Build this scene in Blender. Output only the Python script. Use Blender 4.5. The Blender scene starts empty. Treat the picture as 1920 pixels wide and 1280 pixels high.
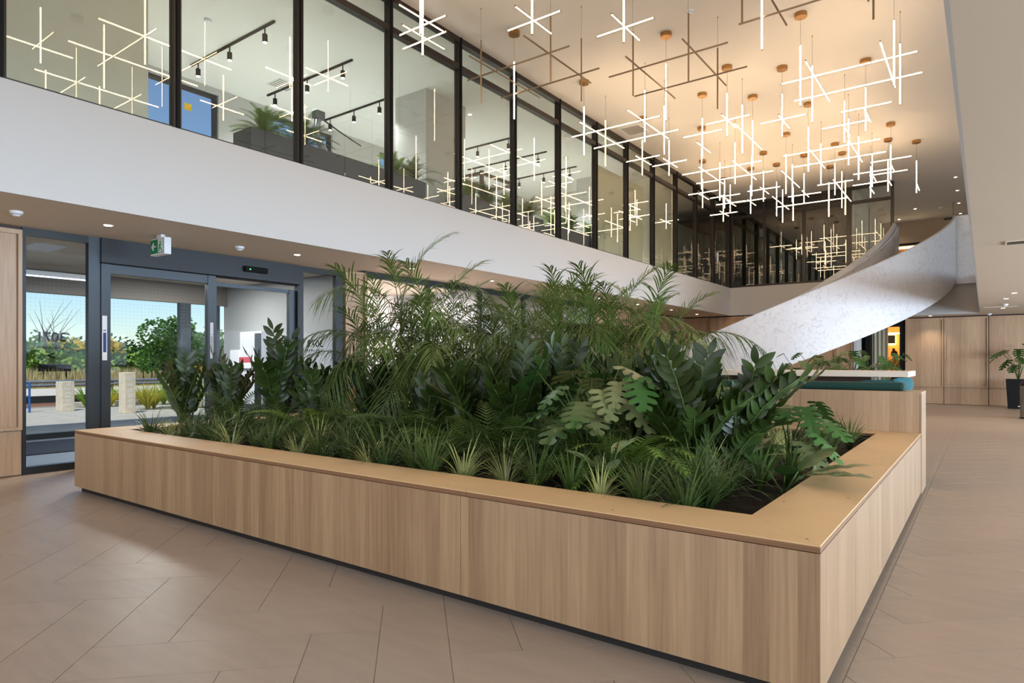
import bpy, bmesh, math, random
from mathutils import Vector, Matrix
R = random.Random(7)
PI = math.pi
S = bpy.context.scene
C = S.collection

# ------------------------------------------------------------------ camera
EYE = 1.4
YAW = math.radians(36.3)
cd = bpy.data.cameras.new('camera'); cam = bpy.data.objects.new('camera', cd); C.objects.link(cam)
cam.location = (0, 0, EYE); cam.rotation_euler = (PI / 2, 0, YAW)
cd.sensor_width = 36; cd.lens = 1208 / 1920 * 36; cd.shift_y = 38 / 1920
cd.clip_start = 0.05; cd.clip_end = 500
S.camera = cam

# ------------------------------------------------------------------ world, sun, daylight, exposure
S.view_settings.view_transform = 'Standard'; S.view_settings.look = 'None'
S.view_settings.exposure = 0.78; S.view_settings.gamma = 1.0; S.view_settings.use_curve_mapping = False
W = bpy.data.worlds.new('sky'); S.world = W; W.use_nodes = True
nt = W.node_tree; bg = nt.nodes['Background']
sky = nt.nodes.new('ShaderNodeTexSky'); sky.sky_type = 'NISHITA'; sky.sun_disc = False
sky.sun_elevation = math.radians(50); sky.sun_rotation = math.radians(120)
sky.air_density = 1.0; sky.dust_density = .4; sky.ozone_density = 4.0
nt.links.new(sky.outputs[0], bg.inputs[0]); bg.inputs[1].default_value = 0.085
sl = bpy.data.lights.new('sun', 'SUN'); sl.energy = 2.6; sl.angle = math.radians(.6); sl.color = (1, .95, .86)
so = bpy.data.objects.new('sun', sl); C.objects.link(so)
so.rotation_euler = Vector((-.42, .50, -1.0)).to_track_quat('-Z', 'Y').to_euler()
def area(name, loc, direction, sx, sy, e, col):
    l = bpy.data.lights.new(name, 'AREA'); l.shape = 'RECTANGLE'; l.size = sx; l.size_y = sy; l.energy = e; l.color = col
    o = bpy.data.objects.new(name, l); C.objects.link(o); o.location = loc
    o.rotation_euler = Vector(direction).to_track_quat('-Z', 'Y').to_euler(); return o
COOL = (.68, .83, 1.0)
# daylight entering the right-hand window walls (ground floor and upper floor) and the upper windows behind the camera, plus a low fill
area('daylight_ground', (8.85, 9, 1.55), (-1, 0, 0), 26, 2.6, 2250, COOL)
area('daylight_upper', (8.85, 10, 5.8), (-1, 0, 0), 28, 2.8, 440, COOL)
area('daylight_behind', (-3, -5.8, 5.1), (0, 1, .02), 11, 4.0, 200, (.92, .95, 1.0))
area('fill_behind_low', (-3, -5.8, 1.5), (0, 1, .02), 11, 2.6, 90, (.92, .95, 1.0))  # unseen low lamp added as fill for the floor and left soffit

# ------------------------------------------------------------------ materials
def new_mat(name):
    m = bpy.data.materials.new(name); m.use_nodes = True
    return m, m.node_tree, m.node_tree.nodes['Principled BSDF']
def lin(c):
    return tuple(((v / 255) / 12.92 if v / 255 <= .04045 else ((v / 255 + .055) / 1.055) ** 2.4) for v in c) + (1,)
def plain(name, rgb, rough=.6, metal=0, noise=0, nscale=6, spec=.5, bump=0, stretch=(1, 1, 1), rnd=0, trans=0):
    """colour (0-255 sRGB) with optional noise mottling and per-object variation"""
    m, t, b = new_mat(name); N, L = t.nodes, t.links
    b.inputs['Roughness'].default_value = rough; b.inputs['Metallic'].default_value = metal
    b.inputs['Specular IOR Level'].default_value = spec
    c = lin(rgb); b.inputs['Base Color'].default_value = c
    if noise or rnd or bump:
        tc = N.new('ShaderNodeTexCoord'); mp = N.new('ShaderNodeMapping'); mp.inputs['Scale'].default_value = stretch
        L.new(tc.outputs['Object'], mp.inputs[0])
        nz = N.new('ShaderNodeTexNoise'); nz.inputs['Scale'].default_value = nscale; nz.inputs['Detail'].default_value = 5
        L.new(mp.outputs[0], nz.inputs['Vector'])
        hs = N.new('ShaderNodeHueSaturation'); hs.inputs['Color'].default_value = c
        mr = N.new('ShaderNodeMapRange'); mr.inputs[3].default_value = 1 - noise; mr.inputs[4].default_value = 1 + noise
        mr.inputs[1].default_value = .3; mr.inputs[2].default_value = .7
        L.new(nz.outputs[0], mr.inputs[0])
        if rnd:
            oi = N.new('ShaderNodeObjectInfo'); m2 = N.new('ShaderNodeMapRange')
            m2.inputs[3].default_value = 1 - rnd; m2.inputs[4].default_value = 1 + rnd
            L.new(oi.outputs['Random'], m2.inputs[0])
            mu = N.new('ShaderNodeMath'); mu.operation = 'MULTIPLY'
            L.new(mr.outputs[0], mu.inputs[0]); L.new(m2.outputs[0], mu.inputs[1]); L.new(mu.outputs[0], hs.inputs['Value'])
        else:
            L.new(mr.outputs[0], hs.inputs['Value'])
        L.new(hs.outputs[0], b.inputs['Base Color'])
        if bump:
            bp = N.new('ShaderNodeBump'); bp.inputs['Strength'].default_value = bump; bp.inputs['Distance'].default_value = .01
            L.new(nz.outputs[0], bp.inputs['Height']); L.new(bp.outputs[0], b.inputs['Normal'])
    if trans:
        tr = N.new('ShaderNodeBsdfTranslucent'); tr.inputs[0].default_value = tuple(min(1, v * 1.6) for v in c[:3]) + (1,)
        mx = N.new('ShaderNodeMixShader'); mx.inputs[0].default_value = trans
        L.new(b.outputs[0], mx.inputs[1]); L.new(tr.outputs[0], mx.inputs[2]); L.new(mx.outputs[0], N['Material Output'].inputs[0])
    return m
def emit(name, rgb, strength):
    m = bpy.data.materials.new(name); m.use_nodes = True; t = m.node_tree; t.nodes.clear()
    e = t.nodes.new('ShaderNodeEmission'); e.inputs[0].default_value = lin(rgb); e.inputs[1].default_value = strength
    o = t.nodes.new('ShaderNodeOutputMaterial'); t.links.new(e.outputs[0], o.inputs[0]); return m
def wood(name, base, dark, strip=.11, axis='X', rough=.5):
    """vertical-grain ash laminate: strips of slightly different tone with fine grain along Z"""
    m, t, b = new_mat(name); N, L = t.nodes, t.links
    g = N.new('ShaderNodeNewGeometry'); sp = N.new('ShaderNodeSeparateXYZ'); L.new(g.outputs['Position'], sp.inputs[0])
    ad = N.new('ShaderNodeMath'); ad.operation = 'ADD'; L.new(sp.outputs[0], ad.inputs[0]); L.new(sp.outputs[1], ad.inputs[1])
    dv = N.new('ShaderNodeMath'); dv.operation = 'DIVIDE'; L.new(ad.outputs[0], dv.inputs[0]); dv.inputs[1].default_value = strip
    fl = N.new('ShaderNodeMath'); fl.operation = 'FLOOR'; L.new(dv.outputs[0], fl.inputs[0])
    wn = N.new('ShaderNodeTexWhiteNoise'); wn.noise_dimensions = '1D'; L.new(fl.outputs[0], wn.inputs['W'])
    cb = N.new('ShaderNodeCombineXYZ')
    for i, (src, k) in enumerate(((ad.outputs[0], 1), (wn.outputs[0], 7), (sp.outputs[2], .035))):
        mm = N.new('ShaderNodeMath'); mm.operation = 'MULTIPLY'; L.new(src, mm.inputs[0]); mm.inputs[1].default_value = k; L.new(mm.outputs[0], cb.inputs[i])
    n1 = N.new('ShaderNodeTexNoise'); n1.inputs['Scale'].default_value = 55; n1.inputs['Detail'].default_value = 4; n1.inputs['Distortion'].default_value = .3
    L.new(cb.outputs[0], n1.inputs['Vector'])
    n2 = N.new('ShaderNodeTexNoise'); n2.inputs['Scale'].default_value = 9; n2.inputs['Detail'].default_value = 2; L.new(cb.outputs[0], n2.inputs['Vector'])
    a1 = N.new('ShaderNodeMath'); a1.operation = 'MULTIPLY_ADD'; L.new(n1.outputs[0], a1.inputs[0]); a1.inputs[1].default_value = .75
    a2 = N.new('ShaderNodeMath'); a2.operation = 'MULTIPLY_ADD'; L.new(wn.outputs[0], a2.inputs[0]); a2.inputs[1].default_value = .30
    a3 = N.new('ShaderNodeMath'); a3.operation = 'MULTIPLY'; L.new(n2.outputs[0], a3.inputs[0]); a3.inputs[1].default_value = .35
    L.new(a3.outputs[0], a2.inputs[2]); L.new(a2.outputs[0], a1.inputs[2])
    cr = N.new('ShaderNodeValToRGB'); cr.color_ramp.elements[0].position = .42; cr.color_ramp.elements[1].position = .95
    cr.color_ramp.elements[0].color = lin(dark); cr.color_ramp.elements[1].color = lin(base)
    L.new(a1.outputs[0], cr.inputs[0]); L.new(cr.outputs[0], b.inputs['Base Color']); b.inputs['Roughness'].default_value = rough; b.inputs['Coat Weight'].default_value = .7; b.inputs['Coat Roughness'].default_value = .38
    bp = N.new('ShaderNodeBump'); bp.inputs['Strength'].default_value = .12; bp.inputs['Distance'].default_value = .002
    L.new(n1.outputs[0], bp.inputs['Height']); L.new(bp.outputs[0], b.inputs['Normal'])
    return m
def glass_mat(name, tint=(.93, .96, .95), ior=1.5, refl=1.0):
    m = bpy.data.materials.new(name); m.use_nodes = True; t = m.node_tree; t.nodes.clear(); N, L = t.nodes, t.links
    tr = N.new('ShaderNodeBsdfTransparent'); tr.inputs[0].default_value = tint + (1,)
    gl = N.new('ShaderNodeBsdfGlossy'); gl.inputs['Roughness'].default_value = 0.0; gl.inputs[0].default_value = (1, 1, 1, 1)
    fr = N.new('ShaderNodeFresnel'); fr.inputs[0].default_value = ior
    ge = N.new('ShaderNodeNewGeometry'); iv = N.new('ShaderNodeMath'); iv.operation = 'SUBTRACT'; iv.inputs[0].default_value = 1
    L.new(ge.outputs['Backfacing'], iv.inputs[1])
    m1 = N.new('ShaderNodeMath'); m1.operation = 'MULTIPLY'; L.new(fr.outputs[0], m1.inputs[0]); L.new(iv.outputs[0], m1.inputs[1])
    m2 = N.new('ShaderNodeMath'); m2.operation = 'MULTIPLY'; L.new(m1.outputs[0], m2.inputs[0]); m2.inputs[1].default_value = refl; m2.use_clamp = True
    mx = N.new('ShaderNodeMixShader'); L.new(m2.outputs[0], mx.inputs[0]); L.new(tr.outputs[0], mx.inputs[1]); L.new(gl.outputs[0], mx.inputs[2])
    o = N.new('ShaderNodeOutputMaterial'); L.new(mx.outputs[0], o.inputs[0]); return m
def marble(name):
    m, t, b = new_mat(name); N, L = t.nodes, t.links
    g = N.new('ShaderNodeNewGeometry')
    n0 = N.new('ShaderNodeTexNoise'); n0.inputs['Scale'].default_value = 1.3; n0.inputs['Detail'].default_value = 3; L.new(g.outputs['Position'], n0.inputs['Vector'])
    mi = N.new('ShaderNodeMixRGB'); mi.blend_type = 'ADD'; mi.inputs[0].default_value = 1.6
    L.new(g.outputs['Position'], mi.inputs[1]); L.new(n0.outputs['Color'], mi.inputs[2])
    n1 = N.new('ShaderNodeTexNoise'); n1.inputs['Scale'].default_value = 2.2; n1.inputs['Detail'].default_value = 6; n1.inputs['Distortion'].default_value = 2.2
    L.new(mi.outputs[0], n1.inputs['Vector'])
    s = N.new('ShaderNodeMath'); s.operation = 'SUBTRACT'; L.new(n1.outputs[0], s.inputs[0]); s.inputs[1].default_value = .5
    ab = N.new('ShaderNodeMath'); ab.operation = 'ABSOLUTE'; L.new(s.outputs[0], ab.inputs[0])
    cr = N.new('ShaderNodeValToRGB'); cr.color_ramp.elements[0].position = 0; cr.color_ramp.elements[1].position = .02
    cr.color_ramp.elements[0].color = lin((176, 176, 180)); cr.color_ramp.elements[1].color = lin((204, 204, 208))
    L.new(ab.outputs[0], cr.inputs[0]); L.new(cr.outputs[0], b.inputs['Base Color']); b.inputs['Roughness'].default_value = .35
    return m
def tile_mat(name, rgb):
    m, t, b = new_mat(name); N, L = t.nodes, t.links
    g = N.new('ShaderNodeNewGeometry'); oi = N.new('ShaderNodeObjectInfo')
    mp = N.new('ShaderNodeMapping'); mp.inputs['Scale'].default_value = (1.1, 5, 1); mp.inputs['Rotation'].default_value = (0, 0, math.radians(-30))
    L.new(g.outputs['Position'], mp.inputs[0])
    n1 = N.new('ShaderNodeTexNoise'); n1.inputs['Scale'].default_value = 2.2; n1.inputs['Detail'].default_value = 7; n1.inputs['Roughness'].default_value = .62; L.new(mp.outputs[0], n1.inputs['Vector'])
    n2 = N.new('ShaderNodeTexNoise'); n2.inputs['Scale'].default_value = 60; n2.inputs['Detail'].default_value = 2; L.new(g.outputs['Position'], n2.inputs['Vector'])
    a = N.new('ShaderNodeMath'); a.operation = 'MULTIPLY_ADD'; L.new(n1.outputs[0], a.inputs[0]); a.inputs[1].default_value = .34; a.inputs[2].default_value = .73
    c = N.new('ShaderNodeMath'); c.operation = 'MULTIPLY_ADD'; L.new(n2.outputs[0], c.inputs[0]); c.inputs[1].default_value = .10; L.new(a.outputs[0], c.inputs[2])
    d = N.new('ShaderNodeMath'); d.operation = 'MULTIPLY_ADD'; L.new(oi.outputs['Random'], d.inputs[0]); d.inputs[1].default_value = .06; L.new(c.outputs[0], d.inputs[2])
    hs = N.new('ShaderNodeHueSaturation'); hs.inputs['Color'].default_value = lin(rgb); L.new(d.outputs[0], hs.inputs['Value'])
    L.new(hs.outputs[0], b.inputs['Base Color'])
    b.inputs['Roughness'].default_value = .38; b.inputs['Specular IOR Level'].default_value = .4
    return m

M = {}
M['tile'] = tile_mat('porcelain_tile', (164, 146, 130))
M['grout'] = plain('grout', (176, 160, 146), .8)
M['white'] = plain('painted_white', (180, 178, 176), .7)
M['ceil'] = plain('painted_ceiling', (228, 224, 222), .85)
M['soffit'] = plain('painted_soffit', (208, 195, 176), .8)
M['beige'] = plain('beige_wall', (205, 200, 185), .8, noise=.02)
M['wood'] = wood('ash_laminate', (176, 144, 108), (138, 106, 76), .11, 'X', .30)
M['wood_wall'] = wood('ash_wall_laminate', (188, 156, 122), (154, 120, 90), .16)
M['ply'] = plain('birch_plywood', (214, 176, 128), .5, noise=.05, nscale=2.5, stretch=(1, 1, 1))
M['ply_edge'] = plain('plywood_edge', (128, 92, 62), .7, noise=.25, nscale=60, stretch=(.02, .02, 8))
M['kick'] = plain('black_kick', (28, 22, 18), .7)
M['frame'] = plain('charcoal_aluminium', (44, 47, 51), .42, .4)
M['frame_door'] = plain('grey_aluminium', (68, 75, 82), .42, .4)
M['bronze'] = plain('bronze_aluminium', (52, 46, 43), .4, .5)
M['glass'] = glass_mat('clear_glass', ior=1.72)
M['glass_dark'] = glass_mat('shade_tinted_glass', (.60, .62, .60), 1.8, 1.2)  # tint puts the darkness of the unlit room into the glass colour
M['glass_door'] = glass_mat('door_glass', (.95, .97, .97), 1.35, .25)
M['marble'] = marble('veined_white_stone')
M['brass'] = plain('brushed_brass', (172, 128, 78), .35, .85)
M['rod_back'] = plain('rod_housing', (150, 128, 104), .35, .8)
M['rod_on'] = emit('led_diffuser', (255, 219, 172), 14)
M['cable'] = plain('cable', (90, 78, 64), .5)
M['lamp'] = emit('lamp_disc', (255, 240, 222), 8)
M['soil'] = plain('soil', (40, 30, 22), .95, noise=.4, nscale=30, bump=.6)
M['black'] = plain('black_plastic', (14, 14, 14), .7, spec=.2)
M['dark_grey'] = plain('dark_grey_planter', (66, 68, 72), .6)
M['steel'] = plain('brushed_steel', (160, 158, 154), .35, .9)
M['paper'] = plain('white_label', (225, 228, 235), .6)
M['green'] = plain('exit_green', (20, 132, 84), .5)
M['red'] = plain('red_print', (190, 50, 66), .6)
M['blue'] = plain('blue_print', (44, 62, 120), .5)
M['curtain'] = plain('beige_curtain', (196, 190, 168), .9)
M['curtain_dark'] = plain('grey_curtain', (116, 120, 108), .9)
M['velvet'] = plain('green_velvet', (14, 58, 50), .85, noise=.1, nscale=8)
M['teal'] = plain('teal_velvet', (18, 84, 92), .8, noise=.1, nscale=8)
M['dark_wood'] = plain('dark_walnut', (58, 36, 28), .6, noise=.15, nscale=10, stretch=(1, 1, .2))
M['zz'] = plain('glossy_dark_leaf', (46, 64, 24), .36, noise=.25, nscale=5, rnd=.45, spec=.45, trans=.08)
M['stem'] = plain('green_stem', (74, 92, 44), .5, noise=.15, nscale=9)
M['palm'] = plain('palm_leaf', (76, 96, 38), .42, noise=.25, nscale=3, rnd=.3, trans=.18)
M['cane'] = plain('palm_cane', (104, 92, 52), .6, noise=.3, nscale=14, stretch=(1, 1, 3))
M['fern'] = plain('fern_leaf', (66, 92, 34), .5, noise=.3, nscale=4, rnd=.35, trans=.15)
M['fern_light'] = plain('fern_leaf_light', (104, 130, 48), .5, noise=.3, nscale=4, rnd=.3, trans=.2)
M['grass'] = plain('strappy_leaf', (74, 94, 46), .4, noise=.25, nscale=6, rnd=.3, trans=.1)
M['grass_var'] = plain('variegated_strappy_leaf', (164, 168, 108), .45, noise=.45, nscale=7, rnd=.2, trans=.15)
M['monstera'] = plain('monstera_leaf', (56, 92, 40), .32, noise=.3, nscale=4, rnd=.3, trans=.12)
M['pale_leaf'] = plain('pale_leaf', (112, 118, 76), .4, noise=.3, nscale=6, rnd=.15, trans=.15)
# outdoors
M['paving'] = plain('paving', (176, 170, 162), .9, noise=.12, nscale=3)
M['asphalt'] = plain('road', (206, 196, 186), .9, noise=.08, nscale=2)
M['kerb'] = plain('kerb', (216, 210, 202), .9, noise=.08, nscale=5)
M['mulch'] = plain('mulch', (132, 88, 62), .95, noise=.4, nscale=12)
M['stone'] = plain('bollard_stone', (214, 200, 182), .9, noise=.12, nscale=10, bump=.4)
M['meadow'] = plain('meadow_ground', (150, 140, 88), .95, noise=.3, nscale=.6)
M['meadow_tall'] = plain('tall_dry_grass', (176, 158, 112), .9, noise=.4, nscale=1.0)
M['weeds'] = plain('green_weeds', (112, 140, 58), .9, noise=.4, nscale=1.4)
M['tree'] = plain('tree_leaf', (70, 112, 38), .7, noise=.45, nscale=2.2, trans=.3)
M['tree_yellow'] = plain('yellow_tree_leaf', (196, 172, 40), .7, noise=.35, nscale=2.2, trans=.3)
M['tree_dark'] = plain('dark_tree_leaf', (58, 88, 40), .8, noise=.45, nscale=1.2, trans=.2)
M['bark'] = plain('bark', (84, 68, 54), .9, noise=.3, nscale=8)
M['galv'] = plain('galvanised_rail', (150, 158, 168), .45, .6)
M['fence_blue'] = plain('blue_fence', (28, 92, 168), .5)
M['mat_floor'] = plain('entrance_mat', (34, 40, 56), .95, noise=.15, nscale=60, stretch=(1, 12, 1))
M['vest_tile'] = plain('vestibule_tile', (120, 128, 140), .5, noise=.06, nscale=4)
M['vest_wall'] = plain('vestibule_panel', (168, 170, 172), .5)
M['vest_dark'] = plain('header_panel', (120, 112, 104), .7)
M['skin'] = plain('skin', (176, 122, 92), .6)
M['hair'] = plain('dark_hair', (44, 28, 24), .7, noise=.3, nscale=40)
M['yellow'] = plain('yellow_cloth', (226, 178, 28), .8, noise=.1, nscale=20)
M['trouser'] = plain('dark_cloth', (48, 44, 52), .9)
M['amber'] = plain('amber_wall', (214, 158, 82), .8)
M['sconce_glow'] = emit('sconce_glow', (255, 206, 130), 5)
M['strip_glow'] = emit('cove_strip', (255, 224, 170), 9)
M['orange_wood'] = plain('orange_wood_door', (176, 112, 62), .6, noise=.1, nscale=5, stretch=(1, 1, .1))

# ------------------------------------------------------------------ mesh helpers
class MB:
    def __init__(s): s.v = []; s.f = []; s.m = []
    def add(s, vs, fs, mi=0):
        n = len(s.v); s.v += [tuple(p) for p in vs]; s.f += [tuple(i + n for i in f) for f in fs]; s.m += [mi] * len(fs); return s
    def box(s, x0, x1, y0, y1, z0, z1, mi=0):
        if x0 > x1: x0, x1 = x1, x0
        if y0 > y1: y0, y1 = y1, y0
        if z0 > z1: z0, z1 = z1, z0
        return s.add([(x0, y0, z0), (x1, y0, z0), (x1, y1, z0), (x0, y1, z0), (x0, y0, z1), (x1, y0, z1), (x1, y1, z1), (x0, y1, z1)],
                     [(3, 2, 1, 0), (4, 5, 6, 7), (0, 1, 5, 4), (1, 2, 6, 5), (2, 3, 7, 6), (3, 0, 4, 7)], mi)
    def prism(s, poly, z0, z1, mi=0):
        n = len(poly)
        if sum(poly[i][0] * poly[(i + 1) % n][1] - poly[(i + 1) % n][0] * poly[i][1] for i in range(n)) < 0: poly = poly[::-1]
        return s.add([(x, y, z0) for x, y in poly] + [(x, y, z1) for x, y in poly],
                     [tuple(range(n))[::-1], tuple(range(n, 2 * n))] + [(i, (i + 1) % n, n + (i + 1) % n, n + i) for i in range(n)], mi)
    def tube(s, pts, r, seg=6, mi=0, cap=True):
        pts = [Vector(p) for p in pts]; rs = r if isinstance(r, (list, tuple)) else [r] * len(pts)
        vs, fs = [], []; up = Vector((0, 0, 1)); prev = None
        for i, p in enumerate(pts):
            d = (pts[min(i + 1, len(pts) - 1)] - pts[max(i - 1, 0)]).normalized()
            if prev is None: a = d.cross(up); a = a.normalized() if a.length > 1e-3 else Vector((1, 0, 0))
            else: a = prev - d * prev.dot(d); a = a.normalized() if a.length > 1e-4 else d.orthogonal().normalized()
            prev = a; b = d.cross(a)
            for k in range(seg):
                t = 2 * PI * k / seg; vs.append(p + (a * math.cos(t) + b * math.sin(t)) * rs[i])
        for i in range(len(pts) - 1):
            for k in range(seg):
                fs.append((i * seg + k, i * seg + (k + 1) % seg, (i + 1) * seg + (k + 1) % seg, (i + 1) * seg + k))
        if cap: fs.append(tuple(range(seg))[::-1]); fs.append(tuple(range(len(vs) - seg, len(vs))))
        return s.add(vs, fs, mi)
    def cyl(s, x, y, z0, z1, r, seg=20, mi=0): return s.tube([(x, y, z0), (x, y, z1)], r, seg, mi)
    def lathe(s, prof, seg=16, o=(0, 0, 0), mi=0):
        vs = []; fs = []; n = len(prof)
        for k in range(seg):
            t = 2 * PI * k / seg
            for r, z in prof: vs.append((o[0] + r * math.cos(t), o[1] + r * math.sin(t), o[2] + z))
        for k in range(seg):
            for j in range(n - 1):
                a = k * n + j; b = ((k + 1) % seg) * n + j; fs.append((a, b, b + 1, a + 1))
        return s.add(vs, fs, mi)
    def mesh(s, name, mats, smooth=False):
        me = bpy.data.meshes.new(name); me.from_pydata(s.v, [], s.f)
        for m in (mats if isinstance(mats, (list, tuple)) else [mats]): me.materials.append(m)
        if isinstance(mats, (list, tuple)) and len(mats) > 1: me.polygons.foreach_set('material_index', s.m)
        if smooth: me.polygons.foreach_set('use_smooth', [True] * len(me.polygons))
        me.update(); return me
    def build(s, name, mats, parent=None, bevel=0, smooth=False):
        me = s.mesh(name, mats, smooth); o = bpy.data.objects.new(name, me); C.objects.link(o)
        if parent: o.parent = parent
        if bevel:
            b = o.modifiers.new('bevel', 'BEVEL'); b.width = bevel; b.segments = 2; b.limit_method = 'ANGLE'
        return o
def place(name, me, parent=None, loc=(0, 0, 0), rot=(0, 0, 0), scale=(1, 1, 1), mat=None):
    o = bpy.data.objects.new(name, me); C.objects.link(o)
    if parent: o.parent = parent
    if mat is not None: o.matrix_basis = mat
    else: o.location = loc; o.rotation_euler = rot; o.scale = scale
    return o
def box(name, a, m, parent=None, bevel=0): return MB().box(*a).build(name, m, parent, bevel)
def tag(o, label=None, cat=None, group=None, kind=None):
    if label: o['label'] = label
    if cat: o['category'] = cat
    if group: o['group'] = group
    if kind: o['kind'] = kind
    return o
def thing(name, label, cat, loc=(0, 0, 0), rz=0, group=None):
    o = bpy.data.objects.new(name, None); C.objects.link(o); o.location = loc; o.rotation_euler = (0, 0, rz); o.empty_display_size = .1
    return tag(o, label, cat, group)
def struct(name, mb, m, bevel=0): return tag(mb.build(name, m, None, bevel), kind='structure')
def sroot(name, loc=(0, 0, 0)):
    o = bpy.data.objects.new(name, None); C.objects.link(o); o.location = loc; o.empty_display_size = .1; o['kind'] = 'structure'; return o
F_ = 1208.0
def ray(u): return (-F_ * math.sin(YAW) + (u - 960) * math.cos(YAW), F_ * math.cos(YAW) + (u - 960) * math.sin(YAW))
def x_at(u, Y): rx, ry = ray(u); return rx / ry * Y
def y_at(u, X): rx, ry = ray(u); return ry / rx * X
def ordinal(i): return ['first', 'second', 'third', 'fourth', 'fifth', 'sixth', 'seventh', 'eighth', 'ninth', 'tenth', 'eleventh', 'twelfth', 'thirteenth', 'fourteenth', 'fifteenth', 'sixteenth', 'seventeenth', 'eighteenth', 'nineteenth', 'twentieth', 'twenty-first', 'twenty-second', 'twenty-third', 'twenty-fourth', 'twenty-fifth', 'twenty-sixth', 'twenty-seventh', 'twenty-eighth', 'twenty-ninth', 'thirtieth'][i]

# ------------------------------------------------------------------ setting: floor with herringbone tiles
ZL = 3.065; ZL2 = 3.14; ZR = 2.90; ZC = 7.35; XG = -7.77; YB = 24.5
floor = struct('floor', MB().box(-9.7, 9, -6, 36, -.15, -.004), M['grout'])
def clip(poly, axis, val, keep_less):
    out = []; n = len(poly)
    for i in range(n):
        a, b = poly[i], poly[(i + 1) % n]
        ia = (a[axis] <= val) == keep_less; ib = (b[axis] <= val) == keep_less
        if ia: out.append(a)
        if ia != ib:
            t = (val - a[axis]) / (b[axis] - a[axis]); out.append((a[0] + (b[0] - a[0]) * t, a[1] + (b[1] - a[1]) * t))
    return out
tw = .3465; c45 = math.sqrt(.5); O0 = (-3.282, 2.55); J = .0018
def uv2xy(a, b):  # a along 45 deg, b along 135 deg, in tile widths
    a *= tw; b *= tw
    return (O0[0] + a * c45 - b * c45, O0[1] + a * c45 + b * c45)
zones = [(-9.6, -.60, .3, 3.4, True), (-.50, 4.6, .6, 9.5, True), (-9.6, -7.0, 3.4, 8.0, False), (-.50, 9, 9.5, 25.6, False), (-9.6, -.55, 8.4, 24.5, False), (-9.6, 9, -6, .3, False), (4.6, 9, .3, 9.5, False), (-.6, 4.6, .3, .6, False)]
rest = MB()
for x0, x1, y0, y1, single in zones:
    lim = 26 if single else 90
    for gx in range(-lim, lim):
        for gy in range(-lim, lim):
            d = (gx - gy) % 6
            if d == 0: q = (gx, gx + 3, gy, gy + 1)
            elif d == 5: q = (gx, gx + 1, gy, gy + 3)
            else: continue
            cx, cy = uv2xy((q[0] + q[1]) / 2, (q[2] + q[3]) / 2)
            if not (x0 - .7 < cx < x1 + .7 and y0 - .7 < cy < y1 + .7): continue
            j = J / tw
            p = [uv2xy(q[0] + j, q[2] + j), uv2xy(q[1] - j, q[2] + j), uv2xy(q[1] - j, q[3] - j), uv2xy(q[0] + j, q[3] - j)]
            for ax, v, k in ((0, x0, False), (0, x1, True), (1, y0, False), (1, y1, True)):
                p = clip(p, ax, v, k)
                if len(p) < 3: break
            if len(p) < 3: continue
            if single: MB().prism(p, -.004, 0).build('tile', M['tile'], floor)
            else: rest.prism(p, -.004, 0)
o = rest.build('tile_field', M['tile'], floor); o['kind'] = 'stuff'
MB().box(-.60, -.503, .3, 25.6, -.004, -.0005).build('border_strip', M['tile'], floor)

# ------------------------------------------------------------------ slabs, ceilings, outer walls
struct('ceiling', MB().box(-13.76, 9.2, -6.2, 36, ZC, ZC + .25), M['ceil'])
sb = MB(); sb.box(-13.9, XG, -6, 7.85, ZL, 4.0); sb.box(-13.9, XG, 7.85, YB, ZL2, 4.0)
struct('ceiling_left', sb, M['soffit'])
struct('trim_1', MB().box(XG - .001, XG + .02, -6, 7.85, ZL, 4.18).box(XG - .001, XG + .02, 7.85, YB, ZL2, 4.18).box(XG - .2, XG, -6, YB, 4.0, 4.18), M['white'])
struct('ceiling_back', MB().box(-13.9, -2.45, YB + .2, 34, ZL2, 4.0), M['soffit'])
struct('trim_2', MB().box(XG, -2.55, YB - .02, YB + .2, ZL2, 4.18), M['white'])
struct('ceiling_right', MB().box(-.12, 9, -6, 36, ZR, 4.0).box(-2.45, -.12, 24.6, 36, ZR, 4.0), M['soffit'])
struct('trim_3', MB().box(-.14, -.12, -6, 24.58, ZR, 4.1).box(-2.45, -.12, 24.58, 24.6, ZR, 4.1), M['white'])
struct('wall_back', MB().box(-15.5, 9.2, 36, 36.2, 0, ZC), M['beige'])
struct('wall_behind', MB().box(-10, -9, -6.2, -6, 0, 3.0).box(3, 9.2, -6.2, -6, 0, 3.0).box(-9, 3, -6.2, -6, 2.85, 3.05).box(-10, -9, -6.2, -6, 3, 7.35).box(3, 9.2, -6.2, -6, 3, 7.35), M['white'])
struct('wall_right', MB().box(9, 9.2, -6, 36, 0, .15).box(9, 9.2, -6, 36, 3, 4.3).box(9, 9.2, -6, 36, 7.2, 7.35).box(9, 9.2, 25, 36, .15, 7.2), M['white'])
for k, (z0, z1) in enumerate(((.15, 3.0), (4.3, 7.2))):
    w = sroot('window_%d' % (6 + k))
    for j in range(12): box('mullion', (9.02, 9.14, -6 + j * 2.8, -5.93 + j * 2.8, z0, z1), M['frame'], w)
    box('pane', (9.07, 9.09, -6, 25, z0, z1), M['glass'], w)
w = sroot('window_8')
for j in range(7): box('mullion', (-9 + j * 2, -8.94 + j * 2, -6.12, -6.02, 3, 7.35), M['frame'], w)
box('pane', (-9, 3, -6.08, -6.06, 3.05, 7.35), M['glass'], w); box('pane', (-9, 3, -6.08, -6.06, 0, 2.85), M['glass'], w)  # the low pane is added to go with the fill lamp

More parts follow.
